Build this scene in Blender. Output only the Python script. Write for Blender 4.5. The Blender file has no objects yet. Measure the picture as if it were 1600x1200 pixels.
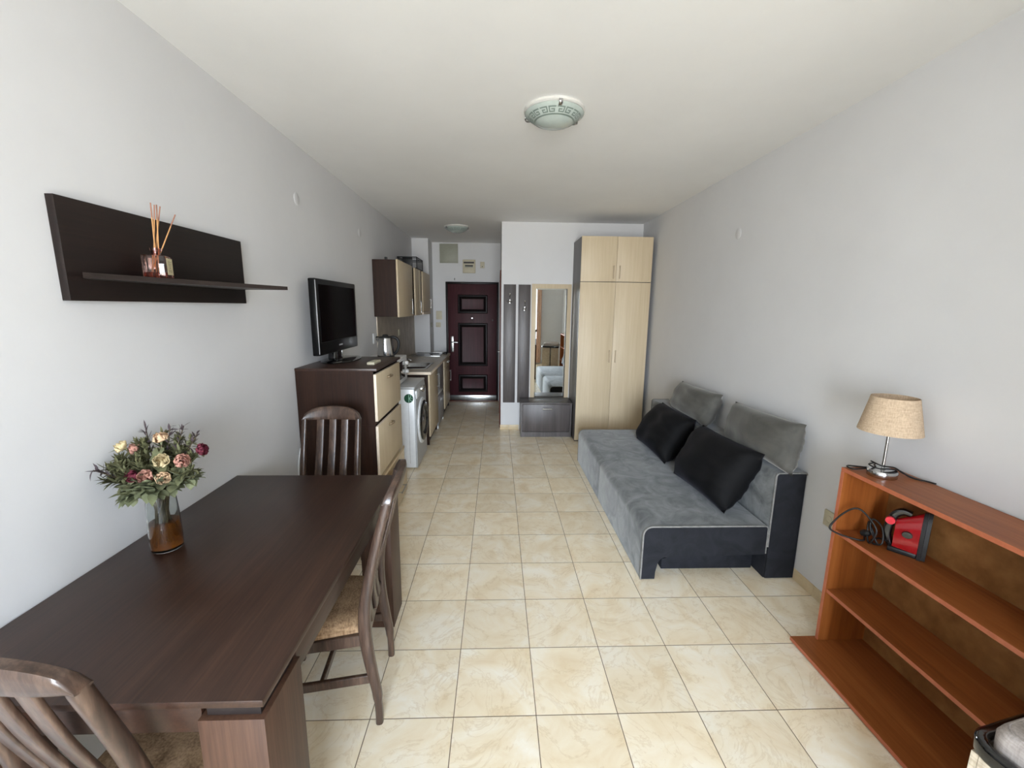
import bpy, bmesh, math, random
from mathutils import Vector, Matrix
random.seed(7)
S = bpy.context.scene
COL = S.collection
PI = math.pi

# ------------------------------------------------------------------ camera
cam_d = bpy.data.cameras.new('camera')
cam_d.sensor_width = 36.0
cam_d.lens = 36.0 * 660.0 / 1600.0
cam_d.clip_start = 0.02
cam_o = bpy.data.objects.new('camera', cam_d)
COL.objects.link(cam_o)
YAW, PITCH, ROLL = math.radians(2.092), math.radians(10.241), math.radians(0.660)
_f = Vector((math.sin(YAW) * math.cos(PITCH), math.cos(YAW) * math.cos(PITCH), -math.sin(PITCH)))
_r = Vector((math.cos(YAW), -math.sin(YAW), 0))
_u = _r.cross(_f)
_r2 = _r * math.cos(ROLL) + _u * math.sin(ROLL)
_u2 = -_r * math.sin(ROLL) + _u * math.cos(ROLL)
_m = Matrix((_r2, _u2, -_f)).transposed().to_4x4()
_m.translation = Vector((0.167, -1.440, 1.624))
cam_o.matrix_world = _m
S.camera = cam_o

# ------------------------------------------------------------------ room size (metres)
XL, XR = -1.177, 2.003          # left and right walls
ZC = 2.675                      # ceiling
YR = -4.00                      # window wall behind the camera
YN = 4.08                       # niche wall with mirror and wardrobe
YE = 5.90                       # wall with the entrance door
XH = 0.22                       # right wall of the hallway
XS, YS = 1.10, -1.75                           # the rear wall steps forward right of the window bay
WX0, WX1, WZ0, WZ1 = -0.60, 1.04, 0.06, 2.50   # window opening in the rear wall

# ------------------------------------------------------------------ daylight: sky seen through the window opening
W = bpy.data.worlds.new('sky')
S.world = W
W.use_nodes = True
nt = W.node_tree
nt.nodes.clear()
wo = nt.nodes.new('ShaderNodeOutputWorld')
bg = nt.nodes.new('ShaderNodeBackground')
tc = nt.nodes.new('ShaderNodeTexCoord')
sx = nt.nodes.new('ShaderNodeSeparateXYZ')
rp = nt.nodes.new('ShaderNodeValToRGB')
mp = nt.nodes.new('ShaderNodeMapRange')
mp.inputs['From Min'].default_value = -1
mp.inputs['From Max'].default_value = 1
nt.links.new(tc.outputs['Generated'], sx.inputs[0])
nt.links.new(sx.outputs['Z'], mp.inputs['Value'])
nt.links.new(mp.outputs[0], rp.inputs[0])
cr = rp.color_ramp
cr.elements[0].position = 0.42
cr.elements[0].color = (0.60, 0.58, 0.56, 1)
cr.elements[1].position = 0.51
cr.elements[1].color = (0.89, 0.94, 1.04, 1)
e_ = cr.elements.new(0.60)
e_.color = (0.78, 0.88, 1.04, 1)
e_ = cr.elements.new(0.68)
e_.color = (0.48, 0.58, 0.74, 1)
nt.links.new(rp.outputs[0], bg.inputs['Color'])
side = nt.nodes.new('ShaderNodeMapRange')              # the sky is hazier and brighter towards the left of the balcony
side.inputs['From Min'].default_value = -0.8
side.inputs['From Max'].default_value = 0.6
side.inputs['To Min'].default_value = 11.0
side.inputs['To Max'].default_value = 6.4
nt.links.new(sx.outputs['X'], side.inputs['Value'])
nt.links.new(side.outputs[0], bg.inputs['Strength'])
nt.links.new(bg.outputs[0], wo.inputs['Surface'])

pl = bpy.data.lights.new('window_daylight', 'AREA')   # light portal filling the window opening
pl.shape = 'RECTANGLE'
pl.size = WX1 - WX0
pl.size_y = WZ1 - WZ0
pl.cycles.is_portal = True
po = bpy.data.objects.new('window_daylight', pl)
COL.objects.link(po)
po.location = ((WX0 + WX1) / 2, YR - 0.13, (WZ0 + WZ1) / 2)
po.rotation_euler = (PI / 2, 0, 0)                     # emits towards +Y, into the room

S.view_settings.view_transform = 'Standard'
S.view_settings.look = 'None'
S.view_settings.gamma = 1.0
S.view_settings.use_curve_mapping = False
S.view_settings.exposure = 2.42
S.cycles.use_denoising = True
S.cycles.max_bounces = 14
S.cycles.diffuse_bounces = 8
S.cycles.transmission_bounces = 12
S.cycles.transparent_max_bounces = 16

# ------------------------------------------------------------------ materials
def lin(c):
    return tuple(((v / 255) / 12.92 if v / 255 <= 0.04045 else ((v / 255 + 0.055) / 1.055) ** 2.4) for v in c) + (1.0,)

class NT:
    """small helper around one node tree"""
    def __init__(s, name):
        s.m = bpy.data.materials.new(name)
        s.m.use_nodes = True
        s.t = s.m.node_tree
        s.b = s.t.nodes['Principled BSDF']
    def n(s, typ, **kw):
        k = s.t.nodes.new('ShaderNode' + typ)
        for a, v in kw.items():
            setattr(k, a, v)
        return k
    def l(s, a, b):
        s.t.links.new(a, b)
    def coord(s, scale=(1, 1, 1), kind='Object', rot=(0, 0, 0)):
        c = s.n('TexCoord'); m = s.n('Mapping')
        m.inputs['Scale'].default_value = scale
        m.inputs['Rotation'].default_value = rot
        s.l(c.outputs[kind], m.inputs[0])
        return m.outputs[0]
    def noise(s, vec, scale, detail=4, rough=0.55, dist=0.0):
        k = s.n('TexNoise')
        k.inputs['Scale'].default_value = scale
        k.inputs['Detail'].default_value = detail
        k.inputs['Roughness'].default_value = rough
        k.inputs['Distortion'].default_value = dist
        s.l(vec, k.inputs['Vector'])
        return k.outputs['Fac']
    def ramp(s, fac, stops):
        k = s.n('ValToRGB')
        r = k.color_ramp
        r.elements[0].position, r.elements[0].color = stops[0][0], lin(stops[0][1])
        r.elements[1].position, r.elements[1].color = stops[-1][0], lin(stops[-1][1])
        for p, c in stops[1:-1]:
            e = r.elements.new(p); e.color = lin(c)
        s.l(fac, k.inputs[0])
        return k.outputs[0]
    def bump(s, h, strength=0.1, dist=0.01):
        k = s.n('Bump')
        k.inputs['Strength'].default_value = strength
        k.inputs['Distance'].default_value = dist
        s.l(h, k.inputs['Height'])
        s.l(k.outputs[0], s.b.inputs['Normal'])

def plain(name, c, rough=0.5, metal=0.0, spec=0.5, var=4, scale=30, coat=0.0):
    """a nearly uniform surface with a slight procedural unevenness"""
    k = NT(name)
    v = k.coord()
    f = k.noise(v, scale, 3)
    lo = tuple(max(0, x - var) for x in c); hi = tuple(min(255, x + var) for x in c)
    k.l(k.ramp(f, [(0.3, lo), (0.7, hi)]), k.b.inputs['Base Color'])
    k.b.inputs['Roughness'].default_value = rough
    k.b.inputs['Metallic'].default_value = metal
    k.b.inputs['Specular IOR Level'].default_value = spec
    if coat:
        k.b.inputs['Coat Weight'].default_value = coat
        k.b.inputs['Coat Roughness'].default_value = 0.08
    return k.m

def wood(name, dark, mid, light, axis='Y', fine=90, stretch=0.04, rough=0.42, spec=0.5, bump=0.04, wave=0.0, coat=0.0):
    """wood grain running along one object axis"""
    k = NT(name)
    i = 'XYZ'.index(axis)
    sc = [1, 1, 1]; sc[i] = stretch
    v = k.coord(tuple(sc))
    f1 = k.noise(v, fine, 6, 0.65)
    f2 = k.noise(v, fine * 0.16, 4, 0.6, 1.2)
    mx = k.n('Mix'); mx.data_type = 'FLOAT'
    mx.inputs[0].default_value = 0.45 + wave
    k.l(f1, mx.inputs[2]); k.l(f2, mx.inputs[3])
    k.l(k.ramp(mx.outputs[0], [(0.33, dark), (0.5, mid), (0.68, light)]), k.b.inputs['Base Color'])
    k.b.inputs['Roughness'].default_value = rough
    k.b.inputs['Specular IOR Level'].default_value = spec
    if coat:
        k.b.inputs['Coat Weight'].default_value = coat
        k.b.inputs['Coat Roughness'].default_value = 0.12
    k.bump(f1, bump, 0.004)
    return k.m

def plaster(name, c, var=5, bump=0.05):
    k = NT(name)
    v = k.coord((1, 1, 1))
    f = k.noise(v, 1.6, 5, 0.6)
    lo = tuple(x - var for x in c); hi = tuple(min(255, x + var) for x in c)
    k.l(k.ramp(f, [(0.35, lo), (0.65, hi)]), k.b.inputs['Base Color'])
    k.b.inputs['Roughness'].default_value = 0.85
    k.b.inputs['Specular IOR Level'].default_value = 0.25
    g = k.noise(v, 55, 6, 0.7)
    k.bump(g, bump, 0.01)
    return k.m

def velvet(name, lo, hi, sheen, tint, rough=0.75, patch=6.0):
    """velvet: patchy nap plus a sheen lobe"""
    k = NT(name)
    v = k.coord((1, 1, 1))
    f = k.noise(v, patch, 5, 0.62, 1.4)
    k.l(k.ramp(f, [(0.34, lo), (0.68, hi)]), k.b.inputs['Base Color'])
    k.b.inputs['Roughness'].default_value = rough
    k.b.inputs['Specular IOR Level'].default_value = 0.2
    k.b.inputs['Sheen Weight'].default_value = sheen
    k.b.inputs['Sheen Roughness'].default_value = 0.38
    k.b.inputs['Sheen Tint'].default_value = lin(tint)
    g = k.noise(v, 420, 2)
    k.bump(g, 0.12, 0.002)
    return k.m

def fabric(name, lo, hi, scale=260, rough=0.9, bump=0.35):
    """coarse weave"""
    k = NT(name)
    a = k.noise(k.coord((1, 1, 0.12)), scale, 2)
    b = k.noise(k.coord((0.12, 0.12, 1)), scale, 2)
    mx = k.n('Mix'); mx.data_type = 'FLOAT'; mx.inputs[0].default_value = 0.5
    k.l(a, mx.inputs[2]); k.l(b, mx.inputs[3])
    k.l(k.ramp(mx.outputs[0], [(0.36, lo), (0.62, hi)]), k.b.inputs['Base Color'])
    k.b.inputs['Roughness'].default_value = rough
    k.b.inputs['Specular IOR Level'].default_value = 0.15
    k.bump(mx.outputs[0], bump, 0.002)
    return k.m

def glassy(name, c, rough=0.02, ior=1.45, trans=1.0):
    k = NT(name)
    k.b.inputs['Base Color'].default_value = lin(c)
    k.b.inputs['Roughness'].default_value = rough
    k.b.inputs['IOR'].default_value = ior
    k.b.inputs['Transmission Weight'].default_value = trans
    return k.m

def pane_glass(name):
    """thin window pane: clear, with a weak mirror reflection"""
    k = NT(name)
    tr = k.n('BsdfTransparent'); gl = k.n('BsdfGlossy'); fr = k.n('Fresnel'); mx = k.n('MixShader')
    tr.inputs[0].default_value = (0.97, 0.98, 0.97, 1)
    gl.inputs['Roughness'].default_value = 0.0
    fr.inputs['IOR'].default_value = 1.3
    k.l(fr.outputs[0], mx.inputs[0]); k.l(tr.outputs[0], mx.inputs[1]); k.l(gl.outputs[0], mx.inputs[2])
    out = [x for x in k.t.nodes if x.type == 'OUTPUT_MATERIAL'][0]
    k.l(mx.outputs[0], out.inputs['Surface'])
    return k.m

def tile_floor(name, px, py):
    """beige marble-look ceramic tiles with thin brown joints on a real-world grid"""
    k = NT(name)
    c = k.n('TexCoord'); sp = k.n('SeparateXYZ')
    k.l(c.outputs['Object'], sp.inputs[0])
    def math_(op, a, b=None):
        m = k.n('Math', operation=op)
        for i, x in enumerate((a, b)):
            if x is None: continue
            if isinstance(x, (int, float)): m.inputs[i].default_value = x
            else: k.l(x, m.inputs[i])
        return m.outputs[0]
    ux = math_('DIVIDE', sp.outputs['X'], px); uy = math_('DIVIDE', sp.outputs['Y'], py)
    ix = math_('FLOOR', ux); iy = math_('FLOOR', uy)
    fx = math_('FRACT', ux); fy = math_('FRACT', uy)
    dx = math_('MULTIPLY', math_('MINIMUM', fx, math_('SUBTRACT', 1.0, fx)), px)
    dy = math_('MULTIPLY', math_('MINIMUM', fy, math_('SUBTRACT', 1.0, fy)), py)
    d = math_('MINIMUM', dx, dy)
    grout = k.n('MapRange'); grout.inputs['From Min'].default_value = 0.0010; grout.inputs['From Max'].default_value = 0.0022
    k.l(d, grout.inputs['Value'])
    cell = k.n('CombineXYZ'); k.l(ix, cell.inputs[0]); k.l(iy, cell.inputs[1])
    wn = k.n('TexWhiteNoise', noise_dimensions='2D'); k.l(cell.outputs[0], wn.inputs['Vector'])
    off = k.n('VectorMath', operation='SCALE'); k.l(wn.outputs['Color'], off.inputs[0]); off.inputs['Scale'].default_value = 40
    add = k.n('VectorMath', operation='ADD'); k.l(c.outputs['Object'], add.inputs[0]); k.l(off.outputs[0], add.inputs[1])
    base = k.noise(add.outputs[0], 5.0, 6, 0.6, 0.8)
    vein = k.noise(add.outputs[0], 3.2, 7, 0.62, 2.2)
    col = k.ramp(base, [(0.30, (230, 210, 175)), (0.50, (240, 226, 199)), (0.70, (246, 238, 221))])
    v1 = math_('ABSOLUTE', math_('SUBTRACT', vein, 0.5))
    vm = k.n('MapRange'); vm.inputs['From Min'].default_value = 0.0; vm.inputs['From Max'].default_value = 0.022
    vm.inputs['To Min'].default_value = 0.32; vm.inputs['To Max'].default_value = 0.0
    k.l(v1, vm.inputs['Value'])
    mx = k.n('Mix'); mx.data_type = 'RGBA'
    k.l(vm.outputs[0], mx.inputs[0]); k.l(col, mx.inputs[6]); mx.inputs[7].default_value = lin((204, 178, 136))
    tone = k.n('Mix'); tone.data_type = 'RGBA'; tone.blend_type = 'MULTIPLY'; tone.inputs[0].default_value = 1.0
    tv = k.n('MapRange'); tv.inputs['To Min'].default_value = 0.94; tv.inputs['To Max'].default_value = 1.03
    k.l(wn.outputs['Value'], tv.inputs['Value'])
    k.l(mx.outputs[2], tone.inputs[6]); k.l(tv.outputs[0], tone.inputs[7])
    g2 = k.n('Mix'); g2.data_type = 'RGBA'
    k.l(grout.outputs[0], g2.inputs[0]); g2.inputs[6].default_value = lin((98, 78, 56)); k.l(tone.outputs[2], g2.inputs[7])
    k.l(g2.outputs[2], k.b.inputs['Base Color'])
    rr = k.n('MapRange'); rr.inputs['To Min'].default_value = 0.8; rr.inputs['To Max'].default_value = 0.24
    k.l(grout.outputs[0], rr.inputs['Value']); k.l(rr.outputs[0], k.b.inputs['Roughness'])
    k.b.inputs['Specular IOR Level'].default_value = 0.42
    hgt = math_('ADD', grout.outputs[0], math_('MULTIPLY', base, 0.10))
    k.bump(hgt, 0.25, 0.002)
    return k.m

M = dict(
    wall=plaster('white_wall_plaster', (212, 212, 213), 2),
    ceiling=plaster('white_ceiling_plaster', (234, 234, 233), 2),
    floor=tile_floor('beige_floor_tiles', 0.333, 0.3457),
    skirting=plain('beige_skirting_tile', (205, 186, 152), 0.35, var=8, scale=12),
    table=wood('dark_walnut_laminate', (36, 20, 13), (48, 29, 20), (62, 40, 29), 'Y', 150, 0.03, 0.36, 0.42, 0.03),
    tablez=wood('walnut_laminate_upright', (52, 33, 24), (68, 46, 34), (84, 59, 45), 'Z', 120, 0.03, 0.45, 0.35, 0.03),
    slot=plain('dark_recess_strip', (24, 14, 12), 0.5, var=3),
    chairwood=wood('brown_stained_beech', (36, 26, 20), (64, 47, 38), (98, 77, 63), 'Z', 110, 0.10, 0.34, 0.5, 0.06, 0.1, 0.25),
    chairfab=fabric('tan_seat_fabric', (118, 92, 68), (172, 142, 110), 150),
    wenge=wood('wenge_laminate', (29, 15, 9), (42, 24, 15), (55, 34, 23), 'Z', 140, 0.03, 0.45, 0.22, 0.03),
    wengey=wood('wenge_laminate_flat', (38, 24, 18), (52, 35, 28), (66, 46, 38), 'Y', 140, 0.03, 0.36, 0.4, 0.03),
    shelfblack=wood('black_brown_laminate', (15, 8, 6), (24, 14, 11), (34, 22, 17), 'Y', 120, 0.03, 0.5, 0.35, 0.02),
    shelfedge=wood('dark_grey_brown_laminate', (34, 27, 24), (44, 35, 32), (54, 45, 41), 'Y', 120, 0.03, 0.5, 0.4, 0.02),
    maple=wood('light_maple_laminate', (193, 175, 146), (200, 183, 154), (208, 192, 165), 'Z', 60, 0.04, 0.45, 0.4, 0.02),
    mapley=wood('light_maple_flat', (186, 164, 130), (200, 180, 146), (212, 194, 162), 'Y', 60, 0.04, 0.45, 0.4, 0.02),
    edge=plain('pale_edge_band', (226, 210, 190), 0.5, var=4),
    graphite=wood('graphite_laminate', (62, 56, 56), (78, 72, 71), (96, 90, 89), 'Z', 60, 0.06, 0.40, 0.5, 0.02, 0.2),
    cherry=wood('orange_cherry_laminate', (114, 60, 26), (138, 78, 38), (158, 96, 52), 'Y', 60, 0.05, 0.40, 0.3, 0.02, 0.1),
    cherryz=wood('orange_cherry_upright', (118, 60, 22), (144, 80, 34), (164, 98, 48), 'Z', 50, 0.05, 0.38, 0.5, 0.02, 0.1),
    cherryedge=plain('reddish_edge_band', (170, 96, 66), 0.42, var=6),
    hardboard=plain('brown_hardboard_back', (128, 84, 38), 0.7, var=14, scale=14),
    greyvelvet=velvet('grey_velvet', (82, 84, 84), (130, 132, 131), 0.7, (232, 234, 236), patch=5.5),
    greypillow=velvet('taupe_grey_velvet', (74, 73, 69), (94, 92, 87), 0.45, (235, 232, 225), patch=3),
    piping=velvet('light_grey_piping', (112, 111, 107), (138, 136, 132), 0.4, (230, 230, 230), patch=20),
    darkvelvet=velvet('charcoal_velvet', (26, 27, 31), (38, 39, 44), 0.10, (120, 125, 140), patch=7),
    blackvelvet=velvet('black_velvet', (7, 7, 8), (13, 13, 15), 0.12, (120, 120, 135), patch=5),
    linen=fabric('beige_linen', (174, 152, 128), (204, 182, 156), 330, 0.9, 0.2),
    chrome=plain('brushed_chrome', (200, 200, 200), 0.16, 1.0, var=5, scale=80),
    steel=plain('satin_steel', (170, 170, 168), 0.28, 1.0, var=8, scale=40),
    silver=plain('silver_paint', (160, 160, 162), 0.35, 0.15, var=4),
    nickel=plain('dull_nickel', (168, 152, 130), 0.32, 1.0, var=8, scale=60),
    blackgloss=plain('black_gloss_plastic', (9, 9, 10), 0.10, var=2, coat=0.5),
    blackmat=plain('black_matt_plastic', (16, 16, 17), 0.5, var=3),
    screen=plain('dark_screen', (4, 4, 5), 0.10, var=1, spec=0.25),
    tvblack=plain('black_tv_plastic', (7, 7, 8), 0.30, var=1, spec=0.2),
    cable=plain('black_cable_rubber', (14, 13, 14), 0.45, var=3),
    white=plain('white_enamel', (226, 229, 232), 0.28, var=3),
    greyenamel=plain('pale_grey_enamel', (176, 178, 180), 0.3, var=4),
    whiteplastic=plain('white_plastic', (225, 226, 226), 0.4, var=3),
    cream=plain('cream_plastic', (190, 182, 158), 0.45, var=4),
    putty=plain('putty_green_metal', (148, 149, 134), 0.5, var=3),
    green=plain('dark_green_sticker', (10, 72, 44), 0.4, var=6),
    mint=plain('pale_mint_print', (168, 214, 190), 0.4, var=4),
    worktop=plain('mottled_taupe_worktop', (176, 164, 145), 0.32, var=16, scale=18),
    splash=plain('mottled_taupe_panel', (168, 156, 138), 0.45, var=14, scale=7),
    maroon=wood('maroon_door_skin', (48, 22, 26), (60, 28, 33), (76, 39, 44), 'Z', 50, 0.05, 0.45, 0.2, 0.03, 0.1),
    maroondark=plain('dark_door_moulding', (16, 10, 12), 0.4, var=3, spec=0.2),
    mahogany=wood('mahogany_trim', (62, 28, 20), (84, 40, 28), (104, 54, 38), 'Z', 50, 0.05, 0.4, 0.5, 0.02),
    red=plain('glossy_red_plastic', (150, 10, 18), 0.18, var=8, scale=10, coat=0.6),
    pinkred=plain('bright_red_plastic', (205, 24, 48), 0.25, var=5),
    domeglass=plain('frosted_white_glass', (176, 187, 182), 0.25, var=3, coat=0.5),
    domekey=plain('grey_green_print', (112, 126, 119), 0.3, var=3),
    enamelcream=plain('cream_lamp_base', (206, 205, 200), 0.35, var=3),
    curtain=fabric('peach_curtain', (222, 190, 168), (240, 214, 196), 120, 0.9, 0.15),
    darkcloth=fabric('dark_curtain', (22, 20, 20), (40, 37, 36), 120, 0.9, 0.15),
    pvc=plain('white_window_frame', (228, 230, 230), 0.35, var=3),
    pane=pane_glass('window_pane_glass'),
    clear=glassy('clear_glass', (240, 244, 242), 0.01, 1.45),
    rosy=glassy('rose_tinted_glass', (226, 176, 164), 0.03, 1.45),
    amber=glassy('amber_vase_water', (178, 100, 28), 0.05, 1.33, 0.75),
    oil=glassy('rosy_fragrance_oil', (206, 120, 100), 0.03, 1.40, 0.9),
    mirror=plain('silver_mirror', (236, 240, 238), 0.0, 1.0, var=1),
    blackglass=plain('black_door_glass', (10, 10, 11), 0.12, var=2, coat=0.6),
    drumglass=plain('grey_domed_glass', (58, 60, 62), 0.08, var=3, coat=0.8),
    reed=plain('natural_reed', (192, 142, 92), 0.7, var=10, scale=40),
    reedtip=plain('darkened_reed_tip', (150, 104, 84), 0.7, var=8, scale=40),
    paper=plain('cream_paper_label', (208, 198, 160), 0.7, var=4),
    ink=plain('grey_print', (128, 116, 92), 0.7, var=4),
    stem=plain('dried_stem', (74, 62, 38), 0.8, var=10),
    leafgreen=plain('dried_green_leaf', (88, 88, 56), 0.8, var=22, scale=24),
    leafgrey=plain('grey_green_leaf', (112, 116, 84), 0.8, var=20, scale=24),
    leafpurple=plain('purplish_dry_leaf', (70, 58, 62), 0.8, var=14, scale=30),
    pinkpetal=plain('faded_pink_petal', (176, 126, 110), 0.8, var=22, scale=40),
    creampetal=plain('dried_cream_petal', (198, 180, 138), 0.8, var=18, scale=40),
    peachpetal=plain('dried_peach_petal', (204, 172, 138), 0.8, var=18, scale=40),
    winepetal=plain('dark_wine_petal', (86, 10, 32), 0.75, var=14, scale=40),
    greycushion=fabric('light_grey_upholstery', (142, 134, 129), (172, 163, 157), 200, 0.85, 0.2),
    beigepanel=fabric('beige_upholstered_panel', (170, 156, 136), (200, 188, 168), 160, 0.9, 0.2),
)
# ------------------------------------------------------------------ mesh helpers
def V(*a): return Vector(a)

def box(bm, x0, x1, y0, y1, z0, z1, bev=0.0, seg=2, mi=0):
    vs = [bm.verts.new((x, y, z)) for x in (x0, x1) for y in (y0, y1) for z in (z0, z1)]
    q = [(0, 1, 3, 2), (4, 6, 7, 5), (0, 4, 5, 1), (2, 3, 7, 6), (0, 2, 6, 4), (1, 5, 7, 3)]
    fs = [bm.faces.new([vs[i] for i in f]) for f in q]
    for f in fs: f.material_index = mi
    if bev > 0:
        es = list({e for f in fs for e in f.edges})
        r = bmesh.ops.bevel(bm, geom=es, offset=bev, segments=seg, profile=0.5, affect='EDGES', clamp_overlap=True)
        for f in r['faces']: f.material_index = mi
    return vs

def prism(bm, pts, axis, a0, a1, mi=0, side_mi=None):
    """polygon pts (2-D, in the two axes other than `axis`, cyclic order) extruded from a0 to a1"""
    def p3(p, a):
        return {'X': (a, p[0], p[1]), 'Y': (p[0], a, p[1]), 'Z': (p[0], p[1], a)}[axis]
    A = [bm.verts.new(p3(p, a0)) for p in pts]
    B = [bm.verts.new(p3(p, a1)) for p in pts]
    f0 = bm.faces.new(A[::-1]); f1 = bm.faces.new(B)
    f0.material_index = f1.material_index = mi
    for i in range(len(pts)):
        j = (i + 1) % len(pts)
        f = bm.faces.new((A[i], A[j], B[j], B[i])); f.material_index = mi if side_mi is None else side_mi

def lathe(bm, prof, c=(0, 0, 0), n=32, mi=0, axis='Z'):
    """profile [(radius, height)] spun round an axis through c"""
    rings = []
    def p3(r, h, t):
        a, b = r * math.cos(t), r * math.sin(t)
        return {'Z': (c[0] + a, c[1] + b, c[2] + h), 'X': (c[0] + h, c[1] + a, c[2] + b), 'Y': (c[0] + a, c[1] + h, c[2] + b)}[axis]
    for r, h in prof:
        if r < 1e-6: rings.append([bm.verts.new(p3(0, h, 0))])
        else: rings.append([bm.verts.new(p3(r, h, 2 * PI * i / n)) for i in range(n)])
    for a, b in zip(rings, rings[1:]):
        for i in range(n):
            j = (i + 1) % n
            if len(a) == 1 and len(b) == 1: continue
            if len(a) == 1: f = bm.faces.new((a[0], b[j], b[i]))
            elif len(b) == 1: f = bm.faces.new((a[i], a[j], b[0]))
            else: f = bm.faces.new((a[i], a[j], b[j], b[i]))
            f.material_index = mi

def smooth_path(pts, k=6):
    """Catmull-Rom through the points"""
    P = [Vector(p) for p in pts]
    if len(P) < 3: return P
    out = []
    for i in range(len(P) - 1):
        p0 = P[max(i - 1, 0)]; p1 = P[i]; p2 = P[i + 1]; p3 = P[min(i + 2, len(P) - 1)]
        for s in range(k):
            t = s / k
            out.append(0.5 * ((2 * p1) + (p2 - p0) * t + (2 * p0 - 5 * p1 + 4 * p2 - p3) * t * t + (3 * p1 - p0 - 3 * p2 + p3) * t ** 3))
    out.append(P[-1])
    return out

def sweep(bm, path, sec, side, closed=False, mi=0):
    """2-D section sec swept along path; side is the direction of the section's first axis"""
    P = [Vector(p) for p in path]
    side = Vector(side).normalized()
    rings = []
    n = len(P)
    for i, p in enumerate(P):
        a = P[(i - 1) % n] if closed else P[max(i - 1, 0)]
        b = P[(i + 1) % n] if closed else P[min(i + 1, n - 1)]
        t = (b - a).normalized()
        s = (side - t * side.dot(t)).normalized()
        w = t.cross(s)
        sc = sec(i / (n - 1)) if callable(sec) else sec
        rings.append([bm.verts.new(p + s * q[0] + w * q[1]) for q in sc])
    m = len(rings[0])
    R = range(n if closed else n - 1)
    for i in R:
        A, B = rings[i], rings[(i + 1) % n]
        for k in range(m):
            f = bm.faces.new((A[k], A[(k + 1) % m], B[(k + 1) % m], B[k])); f.material_index = mi
    if not closed:
        bm.faces.new(rings[0][::-1]).material_index = mi
        bm.faces.new(rings[-1]).material_index = mi

def tube(bm, path, r, n=10, closed=False, mi=0):
    """round tube with a parallel-transported frame"""
    P = [Vector(p) for p in path]
    N = len(P)
    rings = []
    s = None
    for i, p in enumerate(P):
        a = P[(i - 1) % N] if closed else P[max(i - 1, 0)]
        b = P[(i + 1) % N] if closed else P[min(i + 1, N - 1)]
        t = (b - a)
        t = t.normalized() if t.length > 1e-9 else Vector((0, 0, 1))
        if s is None:
            s = t.orthogonal().normalized()
        s = (s - t * s.dot(t))
        s = s.normalized() if s.length > 1e-6 else t.orthogonal().normalized()
        w = t.cross(s)
        rr = r(i / max(1, N - 1)) if callable(r) else r
        rings.append([bm.verts.new(p + (s * math.cos(2 * PI * k / n) + w * math.sin(2 * PI * k / n)) * rr) for k in range(n)])
    for i in range(N if closed else N - 1):
        A, B = rings[i], rings[(i + 1) % N]
        for k in range(n):
            bm.faces.new((A[k], A[(k + 1) % n], B[(k + 1) % n], B[k])).material_index = mi
    if not closed:
        bm.faces.new(rings[0][::-1]).material_index = mi
        bm.faces.new(rings[-1]).material_index = mi

def rrect(w, d, r=0.006, n=3):
    """rounded rectangle section, counter-clockwise"""
    out = []
    for cx, cy, a0 in ((w / 2 - r, d / 2 - r, 0), (-w / 2 + r, d / 2 - r, PI / 2), (-w / 2 + r, -d / 2 + r, PI), (w / 2 - r, -d / 2 + r, 1.5 * PI)):
        for i in range(n + 1):
            a = a0 + (PI / 2) * i / n
            out.append((cx + r * math.cos(a), cy + r * math.sin(a)))
    return out

def grid_shell(bm, fn, nu, nv, mi=0, wrap=False):
    """grid of vertices fn(u, v), u and v in 0..1"""
    g = [[bm.verts.new(fn(i / nu, j / nv)) for j in range(nv + 1)] for i in range(nu + 1)]
    for i in range(nu):
        for j in range(nv):
            f = bm.faces.new((g[i][j], g[i + 1][j], g[i + 1][j + 1], g[i][j + 1])); f.material_index = mi
    return g

def pillow(bm, c00, c10, c11, c01, thick, n=18, pinch=0.05, seed=0):
    """stuffed cushion spanning four corner points, with pulled-out ears and wrinkles"""
    rnd = random.Random(seed)
    ph = [rnd.uniform(0, 6.28) for _ in range(6)]
    C = [Vector(c) for c in (c00, c10, c11, c01)]
    nrm = ((C[1] - C[0]).cross(C[3] - C[0])).normalized()
    mid = sum(C, Vector()) / 4
    def pt(u, v, s):
        p = C[0] * (1 - u) * (1 - v) + C[1] * u * (1 - v) + C[2] * u * v + C[3] * (1 - u) * v
        a, b = 2 * u - 1, 2 * v - 1
        ein = pinch * ((1 - a * a) * abs(b) ** 4 + (1 - b * b) * abs(a) ** 4)
        p = p + (mid - p) * ein
        h = (max(0, 1 - a ** 4) ** 0.62) * (max(0, 1 - b ** 4) ** 0.62)
        wr = 0.012 * math.sin(5 * a + 3 * b + ph[0]) * math.sin(4 * b - 2 * a + ph[1]) + 0.006 * math.sin(11 * a * b + 9 * b + ph[2])
        return p + nrm * s * (thick / 2 * h + wr * h)
    top = grid_shell(bm, lambda u, v: pt(u, v, 1), n, n)
    bot = grid_shell(bm, lambda u, v: pt(u, v, -1), n, n)
    for f in [f for row in range(1) for f in ()]: pass
    bmesh.ops.remove_doubles(bm, verts=bm.verts[:], dist=0.0004)

# ------------------------------------------------------------------ object helpers
def finish(bm, ang=32):
    bmesh.ops.recalc_face_normals(bm, faces=bm.faces[:])
    lim = math.radians(ang)
    for f in bm.faces: f.smooth = True
    for e in bm.edges:
        if len(e.link_faces) == 2:
            e.smooth = e.calc_face_angle(0) < lim

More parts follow.
